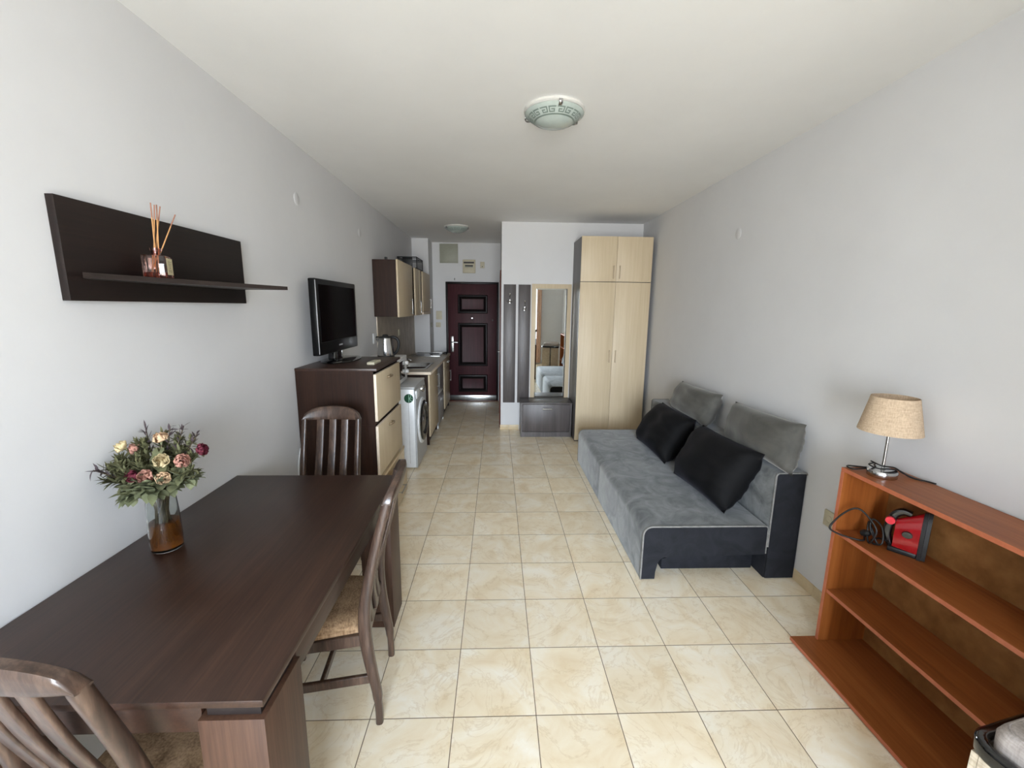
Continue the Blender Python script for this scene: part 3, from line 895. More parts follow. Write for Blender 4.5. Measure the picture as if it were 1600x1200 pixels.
CX = -0.662; CY0, CY1 = 1.380, 2.078; CT = 1.212
t = thing('drawer_chest', 'tall dark wenge chest with two cream drop-fronts, holding the television', 'chest', ((XL + CX) / 2, (CY0 + CY1) / 2, 0.425))
bm = B()
box(bm, XL + 0.004, CX, CY0, CY0 + 0.018, 0.425, CT - 0.018); box(bm, XL + 0.004, CX, CY1 - 0.018, CY1, 0.425, CT - 0.018)
box(bm, XL + 0.004, CX, CY0 + 0.018, CY1 - 0.018, 0.425, 0.443); box(bm, XL + 0.004, CX, CY0 + 0.018, CY1 - 0.018, 0.82, 0.838)
box(bm, XL + 0.004, XL + 0.012, CY0 + 0.018, CY1 - 0.018, 0.443, CT - 0.018)
box(bm, XL + 0.004, CX + 0.002, CY0 - 0.0015, CY0 - 0.0002, 0.818, 0.821)
obj('carcass', bm, 'wenge', t)
part('top_panel', 'wengey', t, (XL + 0.004, CX + 0.026, CY0 - 0.004, CY1 + 0.004, CT - 0.018, CT), bev=0.001)
def cup_handle(parent, x, y, z):
    bm = B()
    tube(bm, smooth_path([(x, y - 0.038, z), (x + 0.016, y - 0.034, z + 0.004), (x + 0.026, y, z + 0.006), (x + 0.016, y + 0.034, z + 0.004), (x, y + 0.038, z)], 5), lambda u: 0.0055 + 0.004 * math.sin(u * PI), 10)
    lathe(bm, [(0.010, 0), (0.010, 0.004), (0.0, 0.005)], (x, y - 0.038, z), 12, axis='X'); lathe(bm, [(0.010, 0), (0.010, 0.004), (0.0, 0.005)], (x, y + 0.038, z), 12, axis='X')
    obj('handle', bm, 'nickel', parent, 60)
for z0, z1 in ((0.848, CT - 0.040), (0.452, 0.812)):
    bm = B(); box(bm, CX + 0.002, CX + 0.020, CY0 + 0.003, CY1 - 0.003, z0, z1, 0.001)
    for f in bm.faces:
        if abs(f.normal.x) < 0.5: f.material_index = 1
    bm.normal_update()
    for f in bm.faces: f.material_index = 0 if f.calc_center_median().x > CX + 0.0195 else 1
    d = obj('drawer_front', bm, ['maple', 'edge'], t)
    cup_handle(d, CX + 0.020, (CY0 + CY1) / 2 - 0.02, z1 - 0.062)

t = thing('media_bench', 'low cream bench with an open niche carrying the tall chest', 'bench', (-0.9, 1.72, 0))
LX = -0.640; LY0, LY1 = 1.385, 2.14
part('top_board', 'mapley', t, (XL + 0.004, LX, LY0, LY1, 0.403, 0.424), bev=0.001)
part('side_panel', 'maple', t, (XL + 0.004, LX - 0.004, LY1 - 0.018, LY1, 0.0, 0.402))
part('side_panel', 'maple', t, (XL + 0.004, LX - 0.004, LY0, LY0 + 0.018, 0.0, 0.402))
part('back_panel', 'maple', t, (XL + 0.006, XL + 0.014, LY0 + 0.019, LY1 - 0.019, 0.02, 0.40))
part('niche_floor', 'mapley', t, (XL + 0.016, LX - 0.006, LY0 + 0.019, LY1 - 0.019, 0.185, 0.203))
d = part('drawer_front', 'maple', t, (LX - 0.004, LX + 0.014, LY0 + 0.30, LY1 - 0.003, 0.022, 0.200), bev=0.001)
def bar_handle(parent, x, a, b, along, r=0.005, out=0.030, mat='steel'):
    """bar handle standing off a front that faces +X; a, b are (y, z) ends"""
    bm = B()
    a3 = Vector((x, a[0], a[1])); b3 = Vector((x, b[0], b[1])); o_ = Vector((out, 0, 0)); k = (b3 - a3) * 0.08
    tube(bm, [a3 + o_, b3 + o_], r, 10)
    tube(bm, [a3 + k, a3 + k + o_], r * 0.85, 8); tube(bm, [b3 - k, b3 - k + o_], r * 0.85, 8)
    return obj('handle', bm, mat, parent, 60)
bar_handle(d, LX + 0.014, (1.80, 0.135), (1.98, 0.135), 'Y')

# television
tx, ty0, ty1 = -1.052, 1.505, 2.312
t = thing('television', 'black flat-screen television on a gloss oval foot, standing on the tall chest', 'television', (-1.06, 1.87, CT))
zb, zt = 1.278, 1.806
part('housing', 'tvblack', t, (tx - 0.050, tx, ty0, ty1, zb, zt), bev=0.008)
part('screen', 'screen', t, (tx - 0.001, tx + 0.0015, ty0 + 0.040, ty1 - 0.040, zb + 0.094, zt - 0.038))
bm = B(); box(bm, tx - 0.066, tx - 0.050, ty0 + 0.04, ty1 - 0.04, zb + 0.03, zt - 0.05, 0.006); box(bm, tx - 0.080, tx - 0.066, ty0 + 0.10, ty1 - 0.10, zb + 0.04, zt - 0.10, 0.006); obj('back_cover', bm, 'blackmat', t)
part('trim_line', 'tvblack', t, (tx - 0.001, tx + 0.002, ty0 + 0.03, ty1 - 0.03, zb + 0.087, zb + 0.091), label='thin raised trim line under the screen')
part('edge_trim', 'silver', t, (tx - 0.004, tx + 0.0008, ty0 - 0.0008, ty0 + 0.004, zb + 0.012, zt - 0.012), bev=0.001, label='thin grey edge line')
bm = B()
for k in range(7): box(bm, tx - 0.001, tx + 0.0012, 1.875 + k * 0.0105, 1.882 + k * 0.0105, zb + 0.044, zb + 0.054)
obj('emblem', bm, 'silver', t, label='small grey maker lettering')
bm = B(); sweep(bm, [(tx - 0.035, 1.88, CT + 0.016), (tx - 0.035, 1.88, CT + 0.05), (tx - 0.035, 1.88, zb + 0.02)], lambda u: rrect(0.17 - 0.03 * u, 0.06, 0.015, 3), (0, 1, 0)); obj('neck', bm, 'blackgloss', t, 60)
bm = B()
prof = [(0.0, 0.0), (0.985, 0.0), (1.0, 0.004), (0.98, 0.010), (0.75, 0.016), (0.30, 0.020), (0.0, 0.020)]
lathe(bm, prof, (0, 0, 0), 48)
for vtx in bm.verts: vtx.co = Vector((vtx.co.x * 0.130 - 1.030, vtx.co.y * 0.245 + 1.850, vtx.co.z + CT))
obj('foot', bm, 'blackgloss', t, 50)

bm = B()
box(bm, -0.755, -0.700, 1.56, 1.735, CT, CT + 0.020, 0.006, 3); 
r_ = thing('remote_control', 'cream remote control lying on top of the tall chest', 'remote', (-0.727, 1.64, CT))
obj('case', bm, 'cream', r_)
bm = B()
for k in range(4):
    box(bm, -0.746, -0.733, 1.585 + k * 0.026, 1.600 + k * 0.026, CT + 0.0198, CT + 0.022, 0.001); box(bm, -0.724, -0.711, 1.585 + k * 0.026, 1.600 + k * 0.026, CT + 0.0198, CT + 0.022, 0.001)
obj('buttons', bm, 'putty', r_)

bm = B(); tube(bm, smooth_path([(XL + 0.007, 1.372, 0.66), (XL + 0.007, 1.335, 0.60), (XL + 0.007, 1.315, 0.50), (XL + 0.008, 1.310, 0.30), (XL + 0.014, 1.31, 0.05), (XL + 0.016, 1.33, 0.010), (XL + 0.03, 1.372, 0.007)], 5), 0.0055)
tag(rebase(obj('power_cable', bm, 'whiteplastic', None, 60)), 'white cable running down the left wall beside the chest', 'cable')
# ================================================================== KITCHEN
# washing machine
wx, wy0, wy1, wz = -0.630, 2.662, 3.245, 0.846
t = thing('washing_machine', 'white front-loading washing machine between the chest and the kitchen units', 'washing machine', (-0.88, 2.95, 0))
part('cabinet', 'white', t, (XL + 0.06, wx - 0.016, wy0, wy1, 0.012, wz - 0.022), bev=0.006)
part('top_lid', 'greyenamel', t, (XL + 0.06, wx - 0.010, wy0 - 0.002, wy1 + 0.002, wz - 0.021, wz), bev=0.006)
bm = B(); prism(bm, [(wx - 0.016, 0.012), (wx, 0.012), (wx, 0.70), (wx - 0.016, wz - 0.006)], 'Y', wy0 + 0.004, wy1 - 0.004); obj('front_panel', bm, 'greyenamel', t)
part('side_groove', 'greyenamel', t, (XL + 0.14, XL + 0.15, wy0 - 0.0015, wy0, 0.10, wz - 0.13), (wx - 0.075, wx - 0.071, wy0 - 0.0015, wy0, 0.06, wz - 0.13))
wc = (wx, (wy0 + wy1) / 2 + 0.01, 0.435)
bm = B(); lathe(bm, [(0.245, 0.0), (0.244, 0.010), (0.222, 0.018), (0.212, 0.018)], wc, 48, axis='X'); dr = obj('door_surround', bm, 'white', t, 50)
bm = B(); lathe(bm, [(0.214, 0.006), (0.214, 0.026), (0.200, 0.036), (0.150, 0.034), (0.140, 0.024), (0.140, 0.010)], wc, 48, axis='X'); obj('door_ring', bm, 'blackgloss', t, 50)
bm = B(); lathe(bm, [(0.141, 0.022), (0.120, 0.020), (0.07, 0.030), (0.0, 0.036)], wc, 40, axis='X'); obj('door_glass', bm, 'drumglass', t, 50)
bm = B(); lathe(bm, [(0.036, -0.012), (0.036, 0.022), (0.030, 0.028), (0.0, 0.028)], (wx - 0.006, 3.02, 0.765), 24, axis='X'); obj('program_knob', bm, 'chrome', t, 50)
part('detergent_drawer', 'white', t, (wx - 0.02, wx + 0.004, wy0 + 0.03, wy0 + 0.20, 0.72, 0.80), bev=0.004)
part('display', 'blackgloss', t, (wx - 0.02, wx + 0.002, 3.08, 3.20, 0.735, 0.775), bev=0.003)
bm = B(); lathe(bm, [(0.0, 0.0), (0.045, 0.0), (0.045, -0.0012), (0.0, -0.0014)], (-0.700, wy0 - 0.0008, 0.732), 32, axis='Y')
stk = obj('round_sticker', bm, 'green', t, label='round dark green sticker with a pale letter')
bm = B()
def stroke(a, b, w=0.0022):
    cx, cz = -0.700, 0.732; yy = wy0 - 0.0024
    A = Vector((cx + a[0], yy, cz + a[1])); Bq = Vector((cx + b[0], yy, cz + b[1]))
    sweep(bm, [A, Bq], [(w, 0.0003), (-w, 0.0003), (-w, -0.0003), (w, -0.0003)], (Bq - A).cross(Vector((0, 1, 0))))
stroke((0.002, 0.040), (0.002, -0.040)); stroke((0.004, 0.000), (0.030, -0.030)); stroke((0.004, 0.002), (0.018, 0.010)); stroke((0.018, 0.010), (0.024, 0.028)); stroke((0.024, 0.028), (0.016, 0.036)); stroke((0.014, 0.002), (0.040, 0.000), 0.0012)
obj('letter', bm, 'mint', stk)

# microwave on the washing machine
t = thing('microwave_oven', 'white microwave with a black window standing on the washing machine', 'microwave', (-0.96, 2.90, wz))
mxf, my0, my1, mz0, mz1 = -0.800, 2.690, 3.100, wz, 1.115
part('case', 'whiteplastic', t, (-1.150, mxf - 0.016, my0, my1, mz0 + 0.008, mz1), (-1.13, mxf - 0.04, my0 + 0.03, my1 - 0.03, mz0, mz0 + 0.008), bev=0.004)
part('front_panel', 'whiteplastic', t, (mxf - 0.015, mxf, my0, my1, mz0 + 0.010, mz1 - 0.001), bev=0.004)
part('window', 'blackglass', t, (mxf - 0.004, mxf + 0.002, my0 + 0.02, my1 - 0.115, mz0 + 0.05, mz1 - 0.04), bev=0.002)
for z_ in (mz0 + 0.10, mz0 + 0.19):
    bm = B(); lathe(bm, [(0.022, 0), (0.020, 0.024), (0.016, 0.028), (0.0, 0.028)], (mxf, my1 - 0.052, z_), 20, axis='X'); obj('knob', bm, 'whiteplastic', t, 50)

# kettle on the microwave
kx, ky, kz = -0.955, 2.860, 1.115
t = thing('electric_kettle', 'shiny steel kettle with black handle behind the television chest', 'kettle', (kx, ky, kz))
bm = B(); lathe(bm, [(0.0, 0.0), (0.082, 0.0), (0.084, 0.012), (0.083, 0.024), (0.0, 0.024)], (kx, ky, kz), 32); obj('base', bm, 'blackmat', t, 50)
bm = B(); lathe(bm, [(0.083, 0.024), (0.084, 0.035), (0.078, 0.10), (0.066, 0.19), (0.064, 0.198), (0.0, 0.198)], (kx, ky, kz), 40)
prism(bm, [(-0.060, 0.140), (-0.098, 0.195), (-0.060, 0.197)], 'Y', -0.018, 0.018)
for vtx in bm.verts[-6:]: vtx.co += Vector((kx, ky, kz))
obj('body', bm, 'chrome', t, 40)
bm = B(); lathe(bm, [(0.067, 0.196), (0.066, 0.206), (0.052, 0.212), (0.030, 0.214), (0.028, 0.222), (0.022, 0.230), (0.0, 0.232)], (kx, ky, kz), 28); obj('lid', bm, 'blackmat', t, 50)
bm = B(); sweep(bm, smooth_path([(kx + 0.050, ky, kz + 0.200), (kx + 0.085, ky, kz + 0.205), (kx + 0.122, ky, kz + 0.180), (kx + 0.132, ky, kz + 0.130), (kx + 0.118, ky, kz + 0.075), (kx + 0.090, ky, kz + 0.040), (kx + 0.078, ky, kz + 0.035)], 5), rrect(0.030, 0.027, 0.009, 2), (0, 1, 0)); obj('handle', bm, 'blackmat', t, 60)

# lower units
WF = -0.594; WT = 0.882; KY0, KY1 = 3.405, 5.495
t = thing('worktop', 'mottled taupe kitchen worktop with pale front edge', 'worktop', (-0.88, 4.45, WT - 0.03))
SX0, SX1, SY0, SY1 = -1.06, -0.700, 3.66, 4.20
bm = B()
box(bm, XL + 0.012, WF - 0.004, KY0 + 0.004, SY0, WT - 0.032, WT); box(bm, XL + 0.012, WF - 0.004, SY1, KY1, WT - 0.032, WT)
box(bm, XL + 0.012, SX0, SY0, SY1, WT - 0.032, WT); box(bm, SX1, WF - 0.004, SY0, SY1, WT - 0.032, WT)
obj('slab', bm, 'worktop', t)
bm = B(); box(bm, WF - 0.0038, WF, KY0, KY1, WT - 0.032, WT - 0.0005, 0.001); box(bm, XL + 0.012, WF - 0.004, KY0, KY0 + 0.0038, WT - 0.032, WT - 0.0005, 0.001); obj('edge_band', bm, 'edge', t)
t = thing('sink', 'inset stainless steel sink basin in the kitchen worktop', 'sink', ((SX0 + SX1) / 2, (SY0 + SY1) / 2, WT - 0.15))
bm = B()
def rr_ring(x0, x1, y0, y1, r, z, n=5):
    out = []
    for cx, cy, a0 in ((x1 - r, y1 - r, 0), (x0 + r, y1 - r, PI / 2), (x0 + r, y0 + r, PI), (x1 - r, y0 + r, 1.5 * PI)):
        for i in range(n + 1):
            a = a0 + PI / 2 * i / n
            out.append(bm.verts.new((cx + r * math.cos(a), cy + r * math.sin(a), z)))
    return out
rings = [rr_ring(SX0 - 0.02, SX1 + 0.02, SY0 - 0.02, SY1 + 0.02, 0.03, WT + 0.0005), rr_ring(SX0 - 0.018, SX1 + 0.018, SY0 - 0.018, SY1 + 0.018, 0.03, WT + 0.006),
         rr_ring(SX0 + 0.012, SX1 - 0.012, SY0 + 0.012, SY1 - 0.012, 0.05, WT + 0.005), rr_ring(SX0 + 0.02, SX1 - 0.02, SY0 + 0.02, SY1 - 0.02, 0.06, WT - 0.02), rr_ring(SX0 + 0.03, SX1 - 0.03, SY0 + 0.03, SY1 - 0.03, 0.07, WT - 0.145)]
for a, b in zip(rings, rings[1:]):
    for i in range(len(a)): bm.faces.new((a[i], a[(i + 1) % len(a)], b[(i + 1) % len(a)], b[i]))
bm.faces.new(rings[-1])
obj('basin', bm, 'steel', t, 40)
bm = B(); lathe(bm, [(0.028, 0.001), (0.024, 0.004), (0.0, 0.003)], ((SX0 + SX1) / 2, (SY0 + SY1) / 2, WT - 0.145), 20); obj('drain', bm, 'chrome', t)
t = thing('tap', 'small chrome tap behind the sink basin', 'tap', (-1.115, 3.95, WT))
bm = B(); lathe(bm, [(0.024, 0), (0.022, 0.012), (0.014, 0.016), (0.014, 0.07), (0.0, 0.072)], (-1.115, 3.95, WT), 18); tube(bm, smooth_path([(-1.115, 3.95, WT + 0.05), (-1.09, 3.95, WT + 0.075), (-0.99, 3.95, WT + 0.085), (-0.94, 3.95, WT + 0.075), (-0.93, 3.95, WT + 0.062)], 5), 0.010); obj('spout', bm, 'chrome', t, 50)
bm = B(); tube(bm, [(-1.115, 3.95, WT + 0.068), (-1.115, 3.98, WT + 0.105)], 0.007, 8); obj('lever', bm, 'chrome', t, 50)

DF = WF - 0.018                      # door fronts
t = thing('sink_cabinet', 'wenge sink cabinet with a tall cream door beside the washing machine', 'cabinet', (-0.88, 3.75, 0))
part('carcass', 'wenge', t, (XL + 0.02, DF - 0.020, 3.420, 3.438, 0.0, WT - 0.034), (XL + 0.02, DF - 0.020, 4.062, 4.080, 0.0, WT - 0.034), (XL + 0.02, DF - 0.020, 3.438, 4.062, 0.10, 0.118), (XL + 0.02, XL + 0.03, 3.438, 4.062, 0.118, WT - 0.034))
part('plinth', 'wenge', t, (DF - 0.06, DF - 0.045, 3.438, 4.062, 0.0, 0.098))
d = part('door', ['maple'], t, (DF - 0.018, DF, 3.415, 4.078, 0.105, WT - 0.040), bev=0.001)
bar_handle(d, DF, (4.00, 0.595), (4.00, 0.775), 'Z')
t = thing('mini_fridge', 'silver-grey undercounter fridge between the two cream kitchen doors', 'fridge', (-0.88, 4.39, 0))
part('body', 'silver', t, (XL + 0.06, DF - 0.050, 4.110, 4.660, 0.02, 0.822), bev=0.004)
part('upper_door', 'silver', t, (DF - 0.048, DF - 0.004, 4.112, 4.658, 0.470, 0.820), bev=0.006)
part('lower_door', 'silver', t, (DF - 0.048, DF - 0.004, 4.112, 4.658, 0.040, 0.440), bev=0.006)
part('grip_strip', 'whiteplastic', t, (DF - 0.046, DF - 0.010, 4.114, 4.656, 0.442, 0.468))
part('foot', 'whiteplastic', t, (DF - 0.044, DF - 0.006, 4.114, 4.16, 0.0, 0.038), (DF - 0.044, DF - 0.006, 4.61, 4.656, 0.0, 0.038), bev=0.003)
t = thing('base_cabinet', 'wenge base cabinet with a cream door next to the entrance', 'cabinet', (-0.88, 5.1, 0))
part('carcass', 'wenge', t, (XL + 0.02, DF - 0.020, 4.700, 4.718, 0.0, WT - 0.034), (XL + 0.02, DF - 0.020, 5.472, 5.490, 0.0, WT - 0.034), (XL + 0.02, DF - 0.020, 4.718, 5.472, 0.10, 0.118), (XL + 0.02, XL + 0.03, 4.718, 5.472, 0.118, WT - 0.034))
part('plinth', 'wenge', t, (DF - 0.06, DF - 0.045, 4.718, 5.472, 0.0, 0.098))
d = part('door', 'maple', t, (DF - 0.018, DF, 4.800, 5.488, 0.105, 0.700), bev=0.001)
bar_handle(d, DF, (5.38, 0.44), (5.38, 0.62), 'Z')
d = part('drawer_front', 'maple', t, (DF - 0.018, DF, 4.800, 5.488, 0.706, WT - 0.040), bev=0.001)
bar_handle(d, DF, (5.06, 0.785), (5.24, 0.785), 'Y')

t = thing('hob', 'flat steel-edged hob set into the far end of the worktop', 'hob', (-0.93, 5.25, WT))
part('plate', 'blackglass', t, (-1.12, -0.70, 4.97, 5.44, WT, WT + 0.010), bev=0.003)
part('rim', 'steel', t, (-1.125, -0.695, 4.962, 4.969, WT, WT + 0.012), (-1.125, -0.695, 5.441, 5.448, WT, WT + 0.012), bev=0.001)
for hx, hy, hr in ((-1.02, 5.10, 0.07), (-0.83, 5.30, 0.085)):
    bm = B(); lathe(bm, [(hr, 0.010), (hr - 0.004, 0.0125), (0.0, 0.0125)], (hx, hy, WT), 28); obj('burner_plate', bm, 'blackmat', t, 50)
bm = B(); lathe(bm, [(0.026, 0.0), (0.028, 0.02), (0.020, 0.036), (0.0, 0.038)], (-0.655, 5.30, WT), 18); box(bm, -0.70, -0.655, 5.285, 5.315, WT + 0.004, WT + 0.030, 0.004)
tag(rebase(obj('power_plug', bm, 'blackmat', None, 50)), 'small black plug lying on the worktop corner near the door', 'plug')

t = thing('backsplash', 'mottled taupe splashback panel between worktop and wall cabinets', 'splashback', (XL + 0.005, 4.4, WT))
part('panel', 'splash', t, (XL + 0.001, XL + 0.010, KY0 - 0.03, KY1, WT + 0.001, 1.506))
part('edge_strip', 'edge', t, (XL + 0.001, XL + 0.011, KY0 - 0.050, KY0 - 0.030, WT + 0.001, 1.506))

# wall cabinets
WX = -0.905; WZ0_, WZ1_ = 1.510, 2.118
t = thing('wall_cabinet', 'wenge wall cabinet with cream door, nearest of the kitchen row', 'cabinet', (-1.04, 3.68, WZ0_))
part('carcass', 'wenge', t, (XL + 0.002, WX - 0.020, 3.290, 3.308, WZ0_, WZ1_), (XL + 0.002, WX - 0.020, 4.082, 4.100, WZ0_, WZ1_), (XL + 0.002, WX - 0.020, 3.308, 4.082, WZ0_, WZ0_ + 0.018), (XL + 0.002, WX - 0.020, 3.308, 4.082, WZ1_ - 0.018, WZ1_), (XL + 0.002, XL + 0.010, 3.308, 4.082, WZ0_ + 0.018, WZ1_ - 0.018))
d = part('door', 'maple', t, (WX - 0.018, WX, 3.288, 4.085, WZ0_ - 0.004, WZ1_ + 0.004), bev=0.001)
bar_handle(d, WX, (3.90, 1.530), (3.90, 1.715), 'Z')
t = thing('wall_cabinet', 'narrow-doored wall cabinet in the middle of the kitchen row', 'cabinet', (-1.04, 4.45, WZ0_))
part('carcass', 'wenge', t, (XL + 0.002, WX - 0.020, 4.104, 4.122, WZ0_, WZ1_), (XL + 0.002, WX - 0.020, 4.782, 4.800, WZ0_, WZ1_), (XL + 0.002, WX - 0.020, 4.122, 4.782, WZ0_, WZ0_ + 0.018), (XL + 0.002, WX - 0.020, 4.122, 4.782, WZ1_ - 0.018, WZ1_), (XL + 0.002, XL + 0.010, 4.122, 4.782, WZ0_ + 0.018, WZ1_ - 0.018), (XL + 0.012, WX - 0.03, 4.122, 4.782, 1.80, 1.818))
d = part('door', 'maple', t, (WX - 0.018, WX, 4.255, 4.545, WZ0_, WZ1_), bev=0.001)
bar_handle(d, WX, (4.50, 1.535), (4.50, 1.705), 'Z')
part('door', 'maple', t, (WX - 0.018, WX, 4.575, 4.700, WZ0_, WZ1_), bev=0.001)
t = thing('wall_cabinet', 'wall cabinet with a pull-out extractor visor, farthest of the kitchen row', 'cabinet', (-1.04, 5.15, WZ0_))
part('carcass', 'wenge', t, (XL + 0.002, WX - 0.020, 4.804, 4.822, 1.550, WZ1_), (XL + 0.002, WX - 0.020, 5.472, 5.490, 1.550, WZ1_), (XL + 0.002, WX - 0.020, 4.822, 5.472, 1.550, 1.568), (XL + 0.002, WX - 0.020, 4.822, 5.472, WZ1_ - 0.018, WZ1_), (XL + 0.002, XL + 0.010, 4.822, 5.472, 1.568, WZ1_ - 0.018))
d = part('door', 'maple', t, (WX - 0.018, WX, 4.835, 5.490, 1.552, WZ1_ + 0.003), bev=0.001)
bar_handle(d, WX, (5.38, 1.60), (5.38, 1.745), 'Z')
part('extractor_visor', 'edge', t, (XL + 0.002, WX + 0.004, 4.835, 5.490, 1.512, 1.546), bev=0.002)

t = thing('dish_rack', 'black wire dish rack standing on top of the wall cabinets', 'rack', (-1.03, 4.62, WZ1_))
rx0, rx1, ry0, ry1, rz0, rz1 = -1.155, -0.905, 4.40, 4.86, WZ1_, 2.268
bm = B()
for z_ in (rz0 + 0.008, rz1):
    tube(bm, [(rx0, ry0, z_), (rx1, ry0, z_), (rx1, ry1, z_), (rx0, ry1, z_)], 0.007, 8, closed=True)
tube(bm, [(rx0, ry0, rz1 - 0.02), (rx1, ry0, rz1 - 0.02), (rx1, ry1, rz1 - 0.02), (rx0, ry1, rz1 - 0.02)], 0.004, 6, closed=True)
for x_, y_ in ((rx0, ry0), (rx1, ry0), (rx1, ry1), (rx0, ry1)): tube(bm, [(x_, y_, rz0 + 0.002), (x_, y_, rz1)], 0.005, 6)
for k in range(1, 12):
    y_ = ry0 + (ry1 - ry0) * k / 12
    tube(bm, [(rx1, y_, rz0 + 0.008), (rx1, y_, rz1)], 0.002, 5); tube(bm, [(rx0, y_, rz0 + 0.008), (rx1, y_, rz0 + 0.008)], 0.002, 5)
obj('frame', bm, 'blackmat', t, 50)
part('drip_tray', 'blackmat', t, (rx0 + 0.06, rx1 - 0.06, ry0 + 0.02, ry0 + 0.035, rz0 + 0.012, rz1 - 0.004), bev=0.002)
bm = B(); box(bm, -1.052, -1.028, 3.33, 3.37, WZ1_, WZ1_ + 0.030, 0.003); tag(rebase(obj('plastic_clip', bm, 'blackmat')), 'tiny black clip on top of the nearest wall cabinet', 'clip')

def plate(name, label, cat, x0, x1, z0, z1, yw, mat='cream', extra=None, d=0.012):
    t = thing(name, label, cat, ((x0 + x1) / 2, yw, z0))
    part('faceplate', mat, t, (x0, x1, yw - d, yw - 0.0005, z0, z1), bev=0.003)
    if extra: extra(t, yw - d)
    return t
def side_plate(name, label, cat, xw, sgn, y0, y1, z0, z1, mat, plug=None):
    t = thing(name, label, cat, (xw, (y0 + y1) / 2, z0))
    a, b = sorted((xw + sgn * 0.0005, xw + sgn * 0.012))
    part('faceplate', mat, t, (a, b, y0, y1, z0, z1), bev=0.003)
    bm = B(); lathe(bm, [(0.021, 0), (0.021, sgn * 0.002), (0.017, sgn * 0.002), (0.015, -sgn * 0.001), (0.0, -sgn * 0.001)], (xw + sgn * 0.0122, (y0 + y1) / 2, (z0 + z1) / 2), 20, axis='X'); obj('socket_well', bm, plug or mat, t, 50)
    return t
t = side_plate('wall_socket', 'white double wall socket with a black plug beside the kettle', 'socket', XL, 1, 3.19, 3.325, 1.22, 1.33, 'whiteplastic')
bm = B(); lathe(bm, [(0.022, 0), (0.024, 0.03), (0.016, 0.042), (0.0, 0.042)], (XL + 0.0125, 3.275, 1.275), 18, axis='X'); obj('plug_body', bm, 'blackmat', tag(rebase(bpy.data.objects.new('x', None)) if False else thing('power_plug', 'black power plug pushed into the socket beside the kettle', 'plug', (XL + 0.0125, 3.275, 1.25)), 'black power plug pushed into the socket beside the kettle', 'plug'), 50)
side_plate('wall_socket', 'pale socket on the taupe kitchen splashback', 'socket', XL + 0.010, 1, 4.34, 4.42, 1.235, 1.315, 'cream')
side_plate('wall_socket', 'cream socket on the right wall behind the bookcase end', 'socket', XR, -1, 0.605, 0.685, 0.455, 0.545, 'cream')
# ================================================================== ENTRANCE WALL
t = thing('access_panel', 'square putty-green access hatch high above the entrance door', 'hatch', (-0.645, YE, 2.34))
part('frame', 'putty', t, (-0.795, -0.490, YE - 0.010, YE - 0.0005, 2.345, 2.655), bev=0.003)
part('cover', 'putty', t, (-0.780, -0.505, YE - 0.014, YE - 0.0102, 2.360, 2.640), bev=0.002)
t = thing('fuse_box', 'small cream fuse box above the entrance door', 'fuse box', (-0.306, YE, 2.185))
part('case', 'cream', t, (-0.412, -0.200, YE - 0.045, YE - 0.0005, 2.187, 2.402), bev=0.006)
part('breaker_window', 'slot', t, (-0.395, -0.222, YE - 0.0475, YE - 0.045, 2.340, 2.368), (-0.372, -0.240, YE - 0.0475, YE - 0.045, 2.293, 2.315))
part('breaker_row', 'putty', t, (-0.372, -0.240, YE - 0.054, YE - 0.0476, 2.276, 2.292), bev=0.002)
part('cover_flap', 'cream', t, (-0.395, -0.218, YE - 0.052, YE - 0.0452, 2.200, 2.262), bev=0.003)
plate('door_chime', 'small cream chime box right of the fuse box', 'chime', -0.119, -0.049, 2.270, 2.372, YE, 'cream', lambda t, y: part('sound_hole', 'slot', t, (-0.092, -0.078, y - 0.0015, y, 2.285, 2.30)), 0.03)
plate('intercom_panel', 'larger cream wall plate left of the entrance door', 'wall plate', -0.872, -0.775, 1.412, 1.555, YE, 'cream', lambda t, y: part('inner_plate', 'cream', t, (-0.860, -0.787, y - 0.003, y, 1.424, 1.543), bev=0.001))
plate('light_switch', 'small cream light switch below the larger wall plate at the entrance', 'switch', -0.878, -0.797, 1.282, 1.362, YE, 'cream', lambda t, y: (part('rocker', 'cream', t, (-0.868, -0.839, y - 0.005, y, 1.295, 1.349), bev=0.001), part('rocker', 'cream', t, (-0.836, -0.807, y - 0.005, y, 1.295, 1.349), bev=0.001)))
bm = B(); box(bm, -0.9195, -0.909, 5.60, 5.67, 1.29, 1.37, 0.002); tag(rebase(obj('junction_cover', bm, 'putty')), 'small greyish cover plate on the wall projection by the kitchen', 'wall plate')
bm = B(); tube(bm, [(-0.553, YE - 0.0005, 2.075), (-0.553, YE - 0.03, 2.083), (-0.545, YE - 0.034, 2.100)], 0.005, 8); tag(rebase(obj('wall_hook', bm, 'blackmat', None, 50)), 'tiny dark hook above the left end of the entrance door', 'hook')

